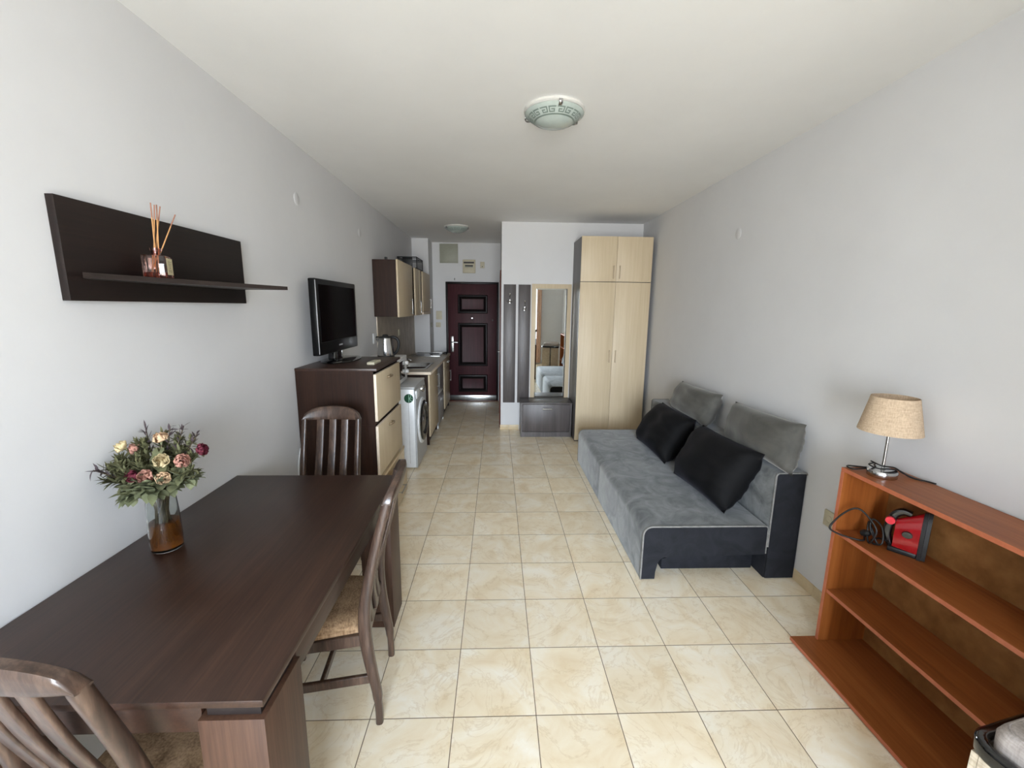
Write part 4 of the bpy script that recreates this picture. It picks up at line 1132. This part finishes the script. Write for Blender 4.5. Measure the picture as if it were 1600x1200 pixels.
# ================================================================== NICHE WALL: coat rail panels, mirror, shoe cabinet, wardrobe
def coat_panel(x0, x1, hx, hz, label):
    t = thing('coat_panel', label, 'coat rack', ((x0 + x1) / 2, YN, 0.378), 'coat rack panels by the mirror')
    part('board', 'graphite', t, (x0, x1, YN - 0.018, YN - 0.0005, 0.378, 1.915), bev=0.001)
    y_ = YN - 0.018
    bm = B()
    box(bm, hx - 0.013, hx + 0.013, y_ - 0.006, y_ - 0.0002, hz - 0.03, hz + 0.03, 0.002)
    sweep(bm, smooth_path([(hx, y_ - 0.005, hz), (hx, y_ - 0.03, hz - 0.012), (hx, y_ - 0.055, hz - 0.006), (hx, y_ - 0.062, hz + 0.022)], 5), lambda u: rrect(0.026, 0.007, 0.003, 2), (1, 0, 0))
    sweep(bm, smooth_path([(hx, y_ - 0.005, hz + 0.02), (hx, y_ - 0.035, hz + 0.055), (hx, y_ - 0.070, hz + 0.080), (hx + 0.003, y_ - 0.078, hz + 0.10)], 5), lambda u: rrect(0.012 + 0.008 * (u > 0.8), 0.006, 0.002, 2), (1, 0, 0))
    for s in (-1, 1): sweep(bm, smooth_path([(hx, y_ - 0.012, hz - 0.012), (hx + s * 0.025, y_ - 0.025, hz - 0.012), (hx + s * 0.036, y_ - 0.032, hz + 0.010)], 4), rrect(0.010, 0.006, 0.002, 1), (0, 1, 0))
    obj('hook', bm, 'chrome', t, 50)
coat_panel(0.249, 0.406, 0.327, 1.705, 'narrow graphite coat panel with a high hook, next to the hallway corner')
coat_panel(0.438, 0.594, 0.518, 1.615, 'narrow graphite coat panel with a lower hook, next to the mirror')

t = thing('wall_mirror', 'tall mirror on a pale maple board above the shoe cabinet', 'mirror', (0.868, YN, 0.448))
part('board', 'maple', t, (0.609, 1.118, YN - 0.018, YN - 0.0005, 0.4485, 1.925), bev=0.001)
bm = B()
gx0, gx1, gz0, gz1, bw = 0.662, 1.062, 0.450, 1.868, 0.016
yg = YN - 0.024
def q4(a, y_, lean=1.0):                 # the glass leans a little: its top and left edge stand off the board
    return [bm.verts.new((x_, y_ - lean * (0.0131 * (z_ - gz0) + 0.009 * (gx1 - x_)), z_)) for x_, z_ in ((gx0 + a, gz0 + a), (gx1 - a, gz0 + a), (gx1 - a, gz1 - a), (gx0 + a, gz1 - a))]
back = q4(0, YN - 0.0185, 0.0); r0 = q4(0, yg + 0.0035); r1 = q4(bw, yg)
for a, b in ((back, r0), (r0, r1)):
    for i in range(4): bm.faces.new((a[i], a[(i + 1) % 4], b[(i + 1) % 4], b[i]))
bm.faces.new(r1); bm.faces.new(back[::-1])
gl_ = obj('mirror_glass', bm, 'mirror', t, 0.5)

t = thing('shoe_cabinet', 'low graphite shoe cabinet with a drop-down flap under the mirror', 'cabinet', (0.80, 3.90, 0))
sy = 3.740
part('top_board', 'graphite', t, (0.470, 1.122, sy - 0.004, YN - 0.002, 0.428, 0.447), bev=0.001)
part('carcass', 'graphite', t, (0.474, 0.492, sy, YN - 0.002, 0.0, 0.428), (1.100, 1.118, sy, YN - 0.002, 0.0, 0.428), (0.492, 1.100, YN - 0.012, YN - 0.002, 0.0, 0.428), (0.492, 1.100, sy + 0.02, YN - 0.012, 0.066, 0.082))
part('plinth', 'graphite', t, (0.492, 1.100, sy + 0.006, sy + 0.020, 0.0, 0.064))
d = part('flap_door', 'graphite', t, (0.495, 1.097, sy + 0.001, sy + 0.018, 0.070, 0.424), bev=0.001)
bm = B()
tube(bm, [(0.745, sy - 0.018, 0.372), (0.865, sy - 0.018, 0.372)], 0.0110, 10)
tube(bm, [(0.755, sy + 0.001, 0.372), (0.755, sy - 0.018, 0.372)], 0.006, 8); tube(bm, [(0.855, sy + 0.001, 0.372), (0.855, sy - 0.018, 0.372)], 0.006, 8)
h_ = obj('handle', bm, 'chrome', d, 50)

t = thing('wardrobe', 'tall two-door wardrobe with pale maple fronts in the far right corner', 'wardrobe', (1.54, 3.81, 0))
X0, X1, Y0, Y1 = 1.130, 1.955, 3.556, YN - 0.004
Zm = 1.930; Zt = 2.437
part('lower_carcass', 'graphite', t, (X0, X0 + 0.018, Y0 + 0.019, Y1, 0, Zm), (X1 - 0.018, X1, Y0 + 0.019, Y1, 0, Zm), (X0 + 0.018, X1 - 0.018, Y0 + 0.019, Y1, Zm - 0.018, Zm), (X0 + 0.018, X1 - 0.018, Y0 + 0.019, Y1, 0.0, 0.02), (X0 + 0.018, X1 - 0.018, Y1 - 0.008, Y1, 0.02, Zm - 0.018))
part('upper_carcass', 'graphite', t, (X0, X0 + 0.018, Y0 + 0.019, Y1, Zm + 0.001, Zt), (X1 - 0.018, X1, Y0 + 0.019, Y1, Zm + 0.001, Zt), (X0 + 0.018, X1 - 0.018, Y0 + 0.019, Y1, Zt - 0.018, Zt), (X0 + 0.018, X1 - 0.018, Y0 + 0.019, Y1, Zm + 0.001, Zm + 0.018), (X0 + 0.018, X1 - 0.018, Y1 - 0.008, Y1, Zm + 0.018, Zt - 0.018))
xm = (X0 + X1) / 2
for (a, b, z0, z1, hx, hz0, hz1) in ((X0, xm - 0.0015, 0.018, Zm - 0.003, xm - 0.036, 0.99, 1.14), (xm + 0.0015, X1, 0.018, Zm - 0.003, xm + 0.036, 0.99, 1.14), (X0, xm - 0.0015, Zm + 0.004, Zt, xm - 0.036, 1.965, 2.115), (xm + 0.0015, X1, Zm + 0.004, Zt, xm + 0.036, 1.965, 2.115)):
    d = part('door', 'maple', t, (a, b, Y0, Y0 + 0.018, z0, z1), bev=0.0012)
    bm = B(); tube(bm, [(hx, Y0 - 0.026, hz0), (hx, Y0 - 0.026, hz1)], 0.005, 8)
    for z_ in (hz0 + 0.012, hz1 - 0.012): tube(bm, [(hx, Y0 + 0.0005, z_), (hx, Y0 - 0.026, z_)], 0.004, 8)
    obj('handle', bm, 'nickel', d, 50)

# ================================================================== CEILING LIGHTS, BLANK PLATES
def ceiling_light(cx, cy, label, R=0.158, H=0.085, turn=0.0):
    t = thing('ceiling_light', label, 'ceiling light', (cx, cy, ZC - 0.1), 'round ceiling lights')
    bm = B(); lathe(bm, [(R + 0.004, -0.0005), (R + 0.006, -0.010), (R - 0.004, -0.020), (0.0, -0.020)], (cx, cy, ZC), 48); obj('base', bm, 'enamelcream', t, 50)
    bm = B()
    def capz(r): return -0.022 - (H - 0.022) * (1 - (r / R) ** 2.2)
    lathe(bm, [(R, -0.0215), (R + 0.001, -0.024)] + [(R * k / 14, capz(R * k / 14) - 0.001) for k in range(14, -1, -1)], (cx, cy, ZC), 56); dm = obj('glass_dome', bm, 'domeglass', t, 60)
    bm = B()
    pat = ["111111", "000001", "011101", "010001", "011111", "000000", "000000"]
    NC = 18
    r_in, r_out = R * 0.655, R * 0.90
    def onCap(r, a): return (cx + r * math.cos(a), cy + r * math.sin(a), ZC + capz(r) - 0.0018)
    def cell(ra, rb, a0, a1, m=1):
        for i in range(m):
            aa = a0 + (a1 - a0) * i / m; ab = a0 + (a1 - a0) * (i + 1) / m
            bm.faces.new([bm.verts.new(onCap(*p)) for p in ((ra, aa), (rb, aa), (rb, ab), (ra, ab))])
    for c in range(NC):
        for rI, row in enumerate(pat):
            ro = r_out - (r_out - r_in) * rI / 7; ri = r_out - (r_out - r_in) * (rI + 1) / 7
            for k in range(6):
                kk = k if c % 2 else 5 - k
                if row[kk] == '1' :
                    w = 2 * PI / NC
                    a0 = turn + c * w + w * (k + 0.5) / 7.0 * (1.0 if rI < 6 else 1.0)
                    cell(ri, ro, a0, a0 + w / 7.0)
    cell(r_in - 0.002, r_in + (r_out - r_in) / 7, 0, 2 * PI, 96)
    bmesh.ops.remove_doubles(bm, verts=bm.verts[:], dist=0.00005)
    obj('key_pattern', bm, 'domekey', dm, 60, 'grey-green Greek key band')
    for k in range(3):
        a = turn + 2 * PI * k / 3 + 0.45
        bm = B()
        p = lambda r, z: (cx + r * math.cos(a), cy + r * math.sin(a), ZC + z)
        sweep(bm, smooth_path([p(R + 0.003, -0.012), p(R + 0.010, -0.022), p(R + 0.006, -0.032), p(R - 0.012, -0.036)], 4), rrect(0.020, 0.004, 0.0015, 1), (-math.sin(a), math.cos(a), 0))
        obj('clip', bm, 'chrome', t, 50)
ceiling_light(0.470, 1.055, 'round ceiling light with a Greek key band over the middle of the room', turn=0.15)
ceiling_light(-0.372, 4.46, 'round ceiling light hanging over the hallway by the kitchen', turn=1.3)

def blank_plate(xw, sgn, y_, z_, label, ry=0.045):
    bm = B(); lathe(bm, [(0.040, sgn * 0.0005), (0.040, sgn * 0.0025), (0.037, sgn * 0.004), (0.0, sgn * 0.0042)], (xw, y_, z_), 28, axis='X')
    return tag(rebase(obj('round_cover', bm, 'wall', None, 50)), label, 'wall plate', 'round white wall covers')
blank_plate(XR, -1, 1.870, 2.200, 'round white cover plate high on the right wall')
blank_plate(XL, 1, 1.603, 2.322, 'round white cover plate on the left wall above the television')
blank_plate(XL, 1, 2.917, 2.323, 'round white cover plate on the left wall near the wall cabinets')
# ================================================================== SOFA AND CUSHIONS
t = thing('sofa', 'armless grey velvet sofa bed with black end panels along the right wall', 'sofa', (1.52, 1.87, 0))
SYA, SYB, SYM = 0.850, 2.890, 1.945
sx0, sx1, st = 1.046, 1.806, 0.350
def arc(cx, cz, r, a0, a1, n=6): return [(cx + r * math.cos(a0 + (a1 - a0) * i / n), cz + r * math.sin(a0 + (a1 - a0) * i / n)) for i in range(n + 1)]
outer = [(sx0, 0.004)] + arc(sx0 + 0.055, st - 0.055, 0.055, PI, PI / 2) + arc(sx1 - 0.02, st - 0.02, 0.02, PI / 2, 0) + [(sx1, 0.160)]
inner = [(1.186, 0.150)] + arc(1.200 - 0.0, 0.095, 0.052, PI / 2, PI, 5) + [(1.140, 0.055), (1.136, 0.004)]
prof = outer + inner
def slab(y0, y1, name):
    bm = B()
    prism(bm, prof, 'Y', y0, y1)
    es = [e for e in bm.edges if all(abs(vv.co.y - y0) < 1e-6 for vv in e.verts) or all(abs(vv.co.y - y1) < 1e-6 for vv in e.verts)]
    bmesh.ops.bevel(bm, geom=es, offset=0.010, segments=2, profile=0.5, affect='EDGES', clamp_overlap=True)
    return obj(name, bm, 'greyvelvet', t, 40)
slab(SYA + 0.012, SYM - 0.001, 'seat_cushion'); slab(SYM + 0.001, SYB - 0.012, 'seat_cushion')
def inset(pts, d):
    c = []
    n = len(pts)
    for i in range(n):
        p0, p1, p2 = Vector(pts[i - 1]), Vector(pts[i]), Vector(pts[(i + 1) % n])
        a = (p1 - p0); b = (p2 - p1)
        na = Vector((a.y, -a.x)).normalized() if a.length > 1e-9 else Vector((0, 0)); nb = Vector((b.y, -b.x)).normalized() if b.length > 1e-9 else Vector((0, 0))
        m = (na + nb); m = m.normalized() if m.length > 1e-6 else na
        c.append(tuple(p1 + m * d))
    return c
for y0, y1 in ((SYA, SYA + 0.012), (SYB - 0.012, SYB)):
    bm = B(); prism(bm, inset(prof, 0.006), 'Y', y0, y1); obj('end_panel', bm, 'darkvelvet', t, 40, 'black velvet end panel of the seat')
    bm = B(); yy = y0 if y0 == SYA else y1
    tube(bm, [(p[0], yy + (0.004 if y0 == SYA else -0.004), p[1]) for p in inset(outer, 0.002)[0:-1]] + [(sx1, yy + (0.004 if y0 == SYA else -0.004), 0.17)], 0.0055, 8); obj('piping', bm, 'piping', t, 60)
part('inner_base', 'darkvelvet', t, (1.215, 1.800, SYA + 0.11, SYB - 0.11, 0.0, 0.158), bev=0.004)
bx0, bx1, bt = 1.812, 1.998, 0.686
bprof = [(bx0, 0.212)] + arc(bx0 + 0.022, bt - 0.022, 0.022, PI, PI / 2, 4) + arc(bx1 - 0.012, bt - 0.012, 0.012, PI / 2, 0, 3) + [(bx1, 0.212)]
bm = B(); prism(bm, bprof, 'Y', SYA + 0.012, SYB - 0.012); obj('backrest', bm, 'greyvelvet', t, 40)
part('back_base', 'darkvelvet', t, (bx0 + 0.002, bx1, SYA + 0.012, SYB - 0.012, 0.0, 0.211), bev=0.004)
full = [(bx0, 0.003)] + bprof[1:-1] + [(bx1, 0.003)]
for y0, y1 in ((SYA - 0.002, SYA + 0.012), (SYB - 0.012, SYB + 0.002)):
    bm = B(); prism(bm, inset(full, 0.006), 'Y', y0, y1); obj('end_panel', bm, 'darkvelvet', t, 40, 'black velvet end panel of the backrest')
    s = 1 if y0 < 1 else -1; yy = (y0 if s > 0 else y1) + s * 0.004
    bm = B(); tube(bm, [(p[0], yy, p[1]) for p in inset(bprof, 0.002)[0:-1]], 0.0055, 8); obj('piping', bm, 'piping', t, 60)

def cushion(name, c, th, mat, label, cat, group, seed, pinch=0.05):
    bm = B(); pillow(bm, *c, th, 20, pinch, seed)
    return tag(rebase(obj(name, bm, mat, None, 80)), label, cat, group)
GB, GG = 'black velvet cushions on the sofa', 'grey velvet cushions on the sofa back'
cushion('black_cushion', ((1.560, 2.555, 0.360), (1.560, 1.840, 0.362), (1.800, 1.850, 0.735), (1.790, 2.545, 0.730)), 0.25, 'blackvelvet', 'black velvet cushion leaning on the far half of the sofa', 'cushion', GB, 3)
cushion('black_cushion', ((1.555, 1.650, 0.362), (1.590, 0.965, 0.372), (1.785, 0.935, 0.770), (1.790, 1.720, 0.735)), 0.26, 'blackvelvet', 'black velvet cushion leaning on the near half of the sofa', 'cushion', GB, 4)
cushion('grey_cushion', ((1.845, 2.480, 0.700), (1.845, 1.765, 0.695), (1.945, 1.750, 0.968), (1.935, 2.470, 0.955)), 0.19, 'greypillow', 'grey velvet cushion on the far half of the sofa back', 'cushion', GG, 6)
cushion('grey_cushion', ((1.850, 1.500, 0.700), (1.850, 0.775, 0.695), (1.935, 0.830, 0.985), (1.935, 1.555, 0.960)), 0.19, 'greypillow', 'grey velvet cushion on the near half of the sofa back', 'cushion', GG, 9)

# ================================================================== BOOKCASE, LAMP, IRON
KX0, KX1, KY1b, KY0b = 1.755, 1.990, 0.352, -0.485
t = thing('bookcase', 'open orange-brown bookcase at the right wall, with empty lower shelves', 'bookcase', (1.87, -0.06, 0))
def edged(name, x0, x1, y0, y1, z0, z1, mat, parent=t):
    bm = B(); box(bm, x0, x1, y0, y1, z0, z1, 0.0008, 1)
    bm.normal_update()
    for f in bm.faces: f.material_index = 1 if f.calc_center_median().x < x0 + 0.0012 else 0
    return obj(name, bm, [mat, 'cherryedge'], parent)
edged('top_board', KX0, KX1, KY0b, KY1b, 0.902, 0.920, 'cherry')
edged('side_panel', KX0, KX1, KY1b - 0.018, KY1b, 0.026, 0.901, 'cherryz')
edged('side_panel', KX0, KX1, KY0b, KY0b + 0.018, 0.026, 0.901, 'cherryz')
for z_ in (0.598, 0.291): edged('shelf', KX0 + 0.004, KX1 - 0.005, KY0b + 0.019, KY1b - 0.019, z_, z_ + 0.018, 'cherry')
edged('bottom_board', 1.638, KX1, KY0b - 0.005, KY1b + 0.012, 0.006, 0.025, 'cherry')
part('board_foot', 'cherryedge', t, (1.660, 1.690, KY1b - 0.06, KY1b - 0.02, 0.0, 0.006), (1.660, 1.690, KY0b + 0.02, KY0b + 0.06, 0.0, 0.006), (1.94, 1.97, KY1b - 0.06, KY1b - 0.02, 0.0, 0.006), (1.94, 1.97, KY0b + 0.02, KY0b + 0.06, 0.0, 0.006))
part('back_panel', 'hardboard', t, (KX1 - 0.004, KX1 - 0.001, KY0b + 0.019, KY1b - 0.019, 0.026, 0.901))

lx, ly, lz = 1.846, 0.245, 0.920
t = thing('table_lamp', 'chrome table lamp with a beige linen shade on the bookcase', 'lamp', (lx, ly, lz))
bm = B(); lathe(bm, [(0.0, 0.0), (0.051, 0.0), (0.053, 0.003), (0.053, 0.026), (0.050, 0.030), (0.010, 0.031), (0.008, 0.036), (0.0, 0.036)], (lx, ly, lz), 40); obj('base', bm, 'chrome', t, 45)
bm = B(); lathe(bm, [(0.0058, 0.03), (0.0058, 0.250), (0.016, 0.252), (0.016, 0.290), (0.0, 0.292)], (lx, ly, lz), 18); obj('stem', bm, 'chrome', t, 45)
bm = B()
rb, rt, zb_, zt_ = 0.110, 0.080, 0.202, 0.352
lathe(bm, [(rb, zb_), (rt, zt_), (rt - 0.002, zt_), (rb - 0.002, zb_), (rb, zb_)], (lx, ly, lz), 48); sh = obj('lamp_shade', bm, 'linen', t, 45)
bm = B()
for k in range(3):
    a = k * 2 * PI / 3
    tube(bm, [(lx + 0.016 * math.cos(a), ly + 0.016 * math.sin(a), lz + 0.275), (lx + (rt + 0.011) * math.cos(a), ly + (rt + 0.011) * math.sin(a), lz + 0.283)], 0.002, 6)
obj('shade_carrier', bm, 'steel', sh, 60)
bm = B()
z0 = lz + 0.034
tube(bm, smooth_path([(lx - 0.012, ly + 0.064, lz + 0.010), (lx - 0.070, ly + 0.072, lz + 0.005), (lx - 0.058, ly + 0.112, lz + 0.005), (lx + 0.02, ly + 0.088, lz + 0.006), (lx + 0.012, ly + 0.050, lz + 0.040), (lx - 0.045, ly + 0.022, z0 + 0.012), (lx - 0.035, ly - 0.012, z0 + 0.006), (lx + 0.02, ly - 0.018, z0 + 0.004), (lx + 0.070, ly - 0.010, lz + 0.026), (lx + 0.100, ly - 0.030, lz + 0.006), (lx + 0.128, ly - 0.070, lz + 0.005), (lx + 0.140, ly - 0.100, lz + 0.006)], 6), 0.0032, 8)
tube(bm, smooth_path([(lx + 0.02, ly + 0.055, lz + 0.036), (lx - 0.025, ly + 0.035, z0 + 0.022), (lx - 0.01, ly - 0.005, z0 + 0.014), (lx + 0.035, ly - 0.016, z0 + 0.010), (lx + 0.075, ly - 0.020, lz + 0.020), (lx + 0.110, ly - 0.048, lz + 0.006), (lx + 0.135, ly - 0.085, lz + 0.006)], 6), 0.0030, 8)
obj('cord', bm, 'cable', t, 60, 'thin black cord looped over the lamp foot')

# steam iron standing on its heel
ix, iy, iz = 1.914, 0.140, 0.616
t = thing('steam_iron', 'red and black steam iron standing on its heel on the top shelf', 'iron', (ix, iy, iz))
def halfw(z):                         # half width of the upright iron at height z above the heel
    u = max(0.0, min(1.0, z / 0.268))
    return 0.056 * (1 - u ** 2.6) ** 0.6 + 0.002
bm = B()                              # soleplate, facing away from the room's window side
pts = [(halfw(0.262 * k / 16), 0.006 + 0.262 * k / 16) for k in range(17)]
poly = [(ix + w, iz + z) for w, z in pts] + [(ix - w, iz + z) for w, z in pts[::-1]]
prism(bm, poly, 'Y', iy - 0.075, iy - 0.058); obj('soleplate', bm, 'blackmat', t, 50)
def shell(y0, y1, k0, k1, s0, s1, name, mat, z0=0.0):
    bm = B()
    R_ = []
    n = 14
    for j in range(7):
        q = j / 6
        y_ = y0 + (y1 - y0) * q
        sc = s0 + (s1 - s0) * q
        zt2 = (k0 + (k1 - k0) * q)
        ring = []
        P_ = [(halfw(0.262 * k / n) * sc, z0 + (zt2 - z0) * k / n) for k in range(n + 1)]
        ring = [(ix + w, y_, iz + z) for w, z in P_] + [(ix - w, y_, iz + z) for w, z in P_[::-1]]
        R_.append([bm.verts.new(p) for p in ring])
    for a, b in zip(R_, R_[1:]):
        for i in range(len(a)): bm.faces.new((a[i], a[(i + 1) % len(a)], b[(i + 1) % len(a)], b[i]))
    bm.faces.new(R_[0][::-1]); bm.faces.new(R_[-1])
    return obj(name, bm, mat, t, 50)
shell(iy - 0.057, iy - 0.040, 0.266, 0.262, 1.0, 0.96, 'skirt', 'blackmat')
shell(iy - 0.039, iy + 0.068, 0.258, 0.185, 0.95, 0.60, 'housing', 'red', 0.030)
part('heel', 'blackmat', t, (ix - 0.050, ix + 0.050, iy - 0.039, iy + 0.085, iz, iz + 0.029), bev=0.006)
bm = B(); sweep(bm, smooth_path([(ix, iy + 0.010, iz + 0.235), (ix, iy + 0.045, iz + 0.240), (ix, iy + 0.078, iz + 0.212), (ix, iy + 0.095, iz + 0.150), (ix, iy + 0.098, iz + 0.080), (ix, iy + 0.078, iz + 0.024)], 5), lambda u: rrect(0.040, 0.034 + 0.008 * math.sin(u * PI), 0.012, 3), (1, 0, 0)); obj('handle', bm, 'blackgloss', t, 60)
bm = B(); lathe(bm, [(0.0, -0.004), (0.024, -0.003), (0.026, 0.0), (0.026, 0.012), (0.0, 0.012)], (0, 0, 0), 20, axis='X')
for vtx in bm.verts: vtx.co = Vector((vtx.co.x + ix - 0.051, vtx.co.y * 0.9 + iy + 0.012, vtx.co.z * 0.75 + iz + 0.125))
obj('water_window', bm, 'blackgloss', t, 50)
bm = B(); lathe(bm, [(0.0, 0.034), (0.016, 0.032), (0.022, 0.022), (0.022, 0.0), (0.0, 0.0)], (ix - 0.016, iy + 0.092, iz + 0.178), 18, axis='X'); 
bmesh.ops.translate(bm, verts=bm.verts[:], vec=(-0.022, 0, 0)); obj('steam_button', bm, 'pinkred', t, 50)
t.scale = (0.74, 0.74, 0.74); t.rotation_euler = (0, 0, math.radians(40))   # rotate iron: soleplate edge-on
def into_iron(bm):
    """room coordinates -> the turned iron's own frame"""
    mi_ = (Matrix.Rotation(math.radians(40), 3, 'Z') @ Matrix.Scale(0.74, 3)).inverted()
    c_ = Vector((ix, iy, iz))
    for vtx in bm.verts: vtx.co = c_ + mi_ @ (vtx.co - c_)
bm = B(); tube(bm, smooth_path([(1.872, 0.165, 0.650), (1.862, 0.195, 0.645), (1.850, 0.215, 0.625), (1.838, 0.190, 0.622), (1.850, 0.165, 0.640), (1.862, 0.190, 0.700), (1.850, 0.225, 0.720), (1.835, 0.215, 0.680), (1.842, 0.180, 0.632), (1.862, 0.205, 0.624), (1.866, 0.235, 0.660), (1.848, 0.240, 0.700), (1.832, 0.220, 0.640), (1.825, 0.195, 0.624), (1.835, 0.185, 0.690), (1.815, 0.232, 0.745), (1.790, 0.258, 0.755), (1.762, 0.285, 0.715), (1.735, 0.305, 0.655), (1.728, 0.300, 0.632), (1.748, 0.270, 0.623), (1.785, 0.232, 0.622), (1.815, 0.218, 0.622), (1.835, 0.235, 0.625)], 6), 0.0040, 8)
bmesh.ops.translate(bm, verts=bm.verts[:], vec=(-0.014, 0.014, 0)); into_iron(bm); obj('cord', bm, 'cable', t, 60, 'black power cord coiled beside the iron')
bm = B(); lathe(bm, [(0.0, 0.0), (0.015, 0.002), (0.017, 0.014), (0.012, 0.032), (0.006, 0.040), (0.0, 0.040)], (0, 0, 0), 16)
bmesh.ops.rotate(bm, verts=bm.verts[:], matrix=Matrix.Rotation(math.radians(60), 3, 'X')); bmesh.ops.translate(bm, verts=bm.verts[:], vec=(1.822, 0.262, 0.640)); into_iron(bm); obj('plug', bm, 'blackmat', t, 50)

# ================================================================== PADDED BENCH (bottom right)
t = thing('padded_bench', 'grey padded bench with a glossy black rail at the lower right edge', 'bench', (0, 0, 0))
L_, D_, HZ = 0.42, 0.62, 0.600
def rring(x0, x1, y0, y1, r, z, n=6):
    out = []
    for cx, cy, a0 in ((x1 - r, y1 - r, 0), (x0 + r, y1 - r, PI / 2), (x0 + r, y0 + r, PI), (x1 - r, y0 + r, 1.5 * PI)):
        for i in range(n + 1):
            a = a0 + PI / 2 * i / n
            out.append((cx + r * math.cos(a), cy + r * math.sin(a), z))
    return out
bm = B()
path = rring(0.012, L_ - 0.012, -D_ + 0.012, -0.012, 0.05, HZ - 0.018)
sweep(bm, path, rrect(0.040, 0.026, 0.009, 3), (0, 0, 1), closed=True); obj('rail', bm, 'blackgloss', t, 50)
bm = B()
c0 = [rring(0.034, L_ - 0.034, -D_ + 0.034, -0.034, 0.03, HZ - 0.035), rring(0.031, L_ - 0.031, -D_ + 0.031, -0.031, 0.033, HZ - 0.006), rring(0.030, L_ - 0.030, -D_ + 0.030, -0.030, 0.034, HZ + 0.030), rring(0.036, L_ - 0.036, -D_ + 0.036, -0.036, 0.032, HZ + 0.046), rring(0.050, L_ - 0.050, -D_ + 0.050, -0.050, 0.03, HZ + 0.055)]
c0 = [[bm.verts.new(p) for p in r] for r in c0]
for a, b in zip(c0, c0[1:]):
    for i in range(len(a)): bm.faces.new((a[i], a[(i + 1) % len(a)], b[(i + 1) % len(a)], b[i]))
bm.faces.new(c0[0][::-1]); bm.faces.new(c0[-1]); obj('cushion', bm, 'greycushion', t, 40)
bm = B()
tube(bm, [(p[0], p[1], HZ + 0.0515) for p in rring(0.044, L_ - 0.044, -D_ + 0.044, -0.044, 0.031, 0)], 0.0022, 6, closed=True); obj('seam', bm, 'greycushion', t, 60)
part('side_panel', 'beigepanel', t, (0.016, 0.20, -0.030, -0.016, 0.03, HZ - 0.040), (0.224, L_ - 0.016, -0.030, -0.016, 0.03, HZ - 0.040), (0.016, 0.030, -D_ + 0.016, -0.031, 0.03, HZ - 0.040))
for x_, y_ in ((0.060, -0.062), (L_ - 0.060, -0.062), (0.060, -D_ + 0.060), (L_ - 0.060, -D_ + 0.060)):
    bm = B(); box(bm, x_ - 0.013, x_ + 0.013, y_ - 0.013, y_ + 0.013, 0.0, HZ - 0.037, 0.004); obj('leg', bm, 'blackgloss', t)
part('middle_post', 'blackgloss', t, (0.201, 0.223, -0.034, -0.012, 0.0, HZ - 0.037), bev=0.003)
t.location = (1.326, -0.600, 0); t.rotation_euler = (0, 0, math.radians(12))
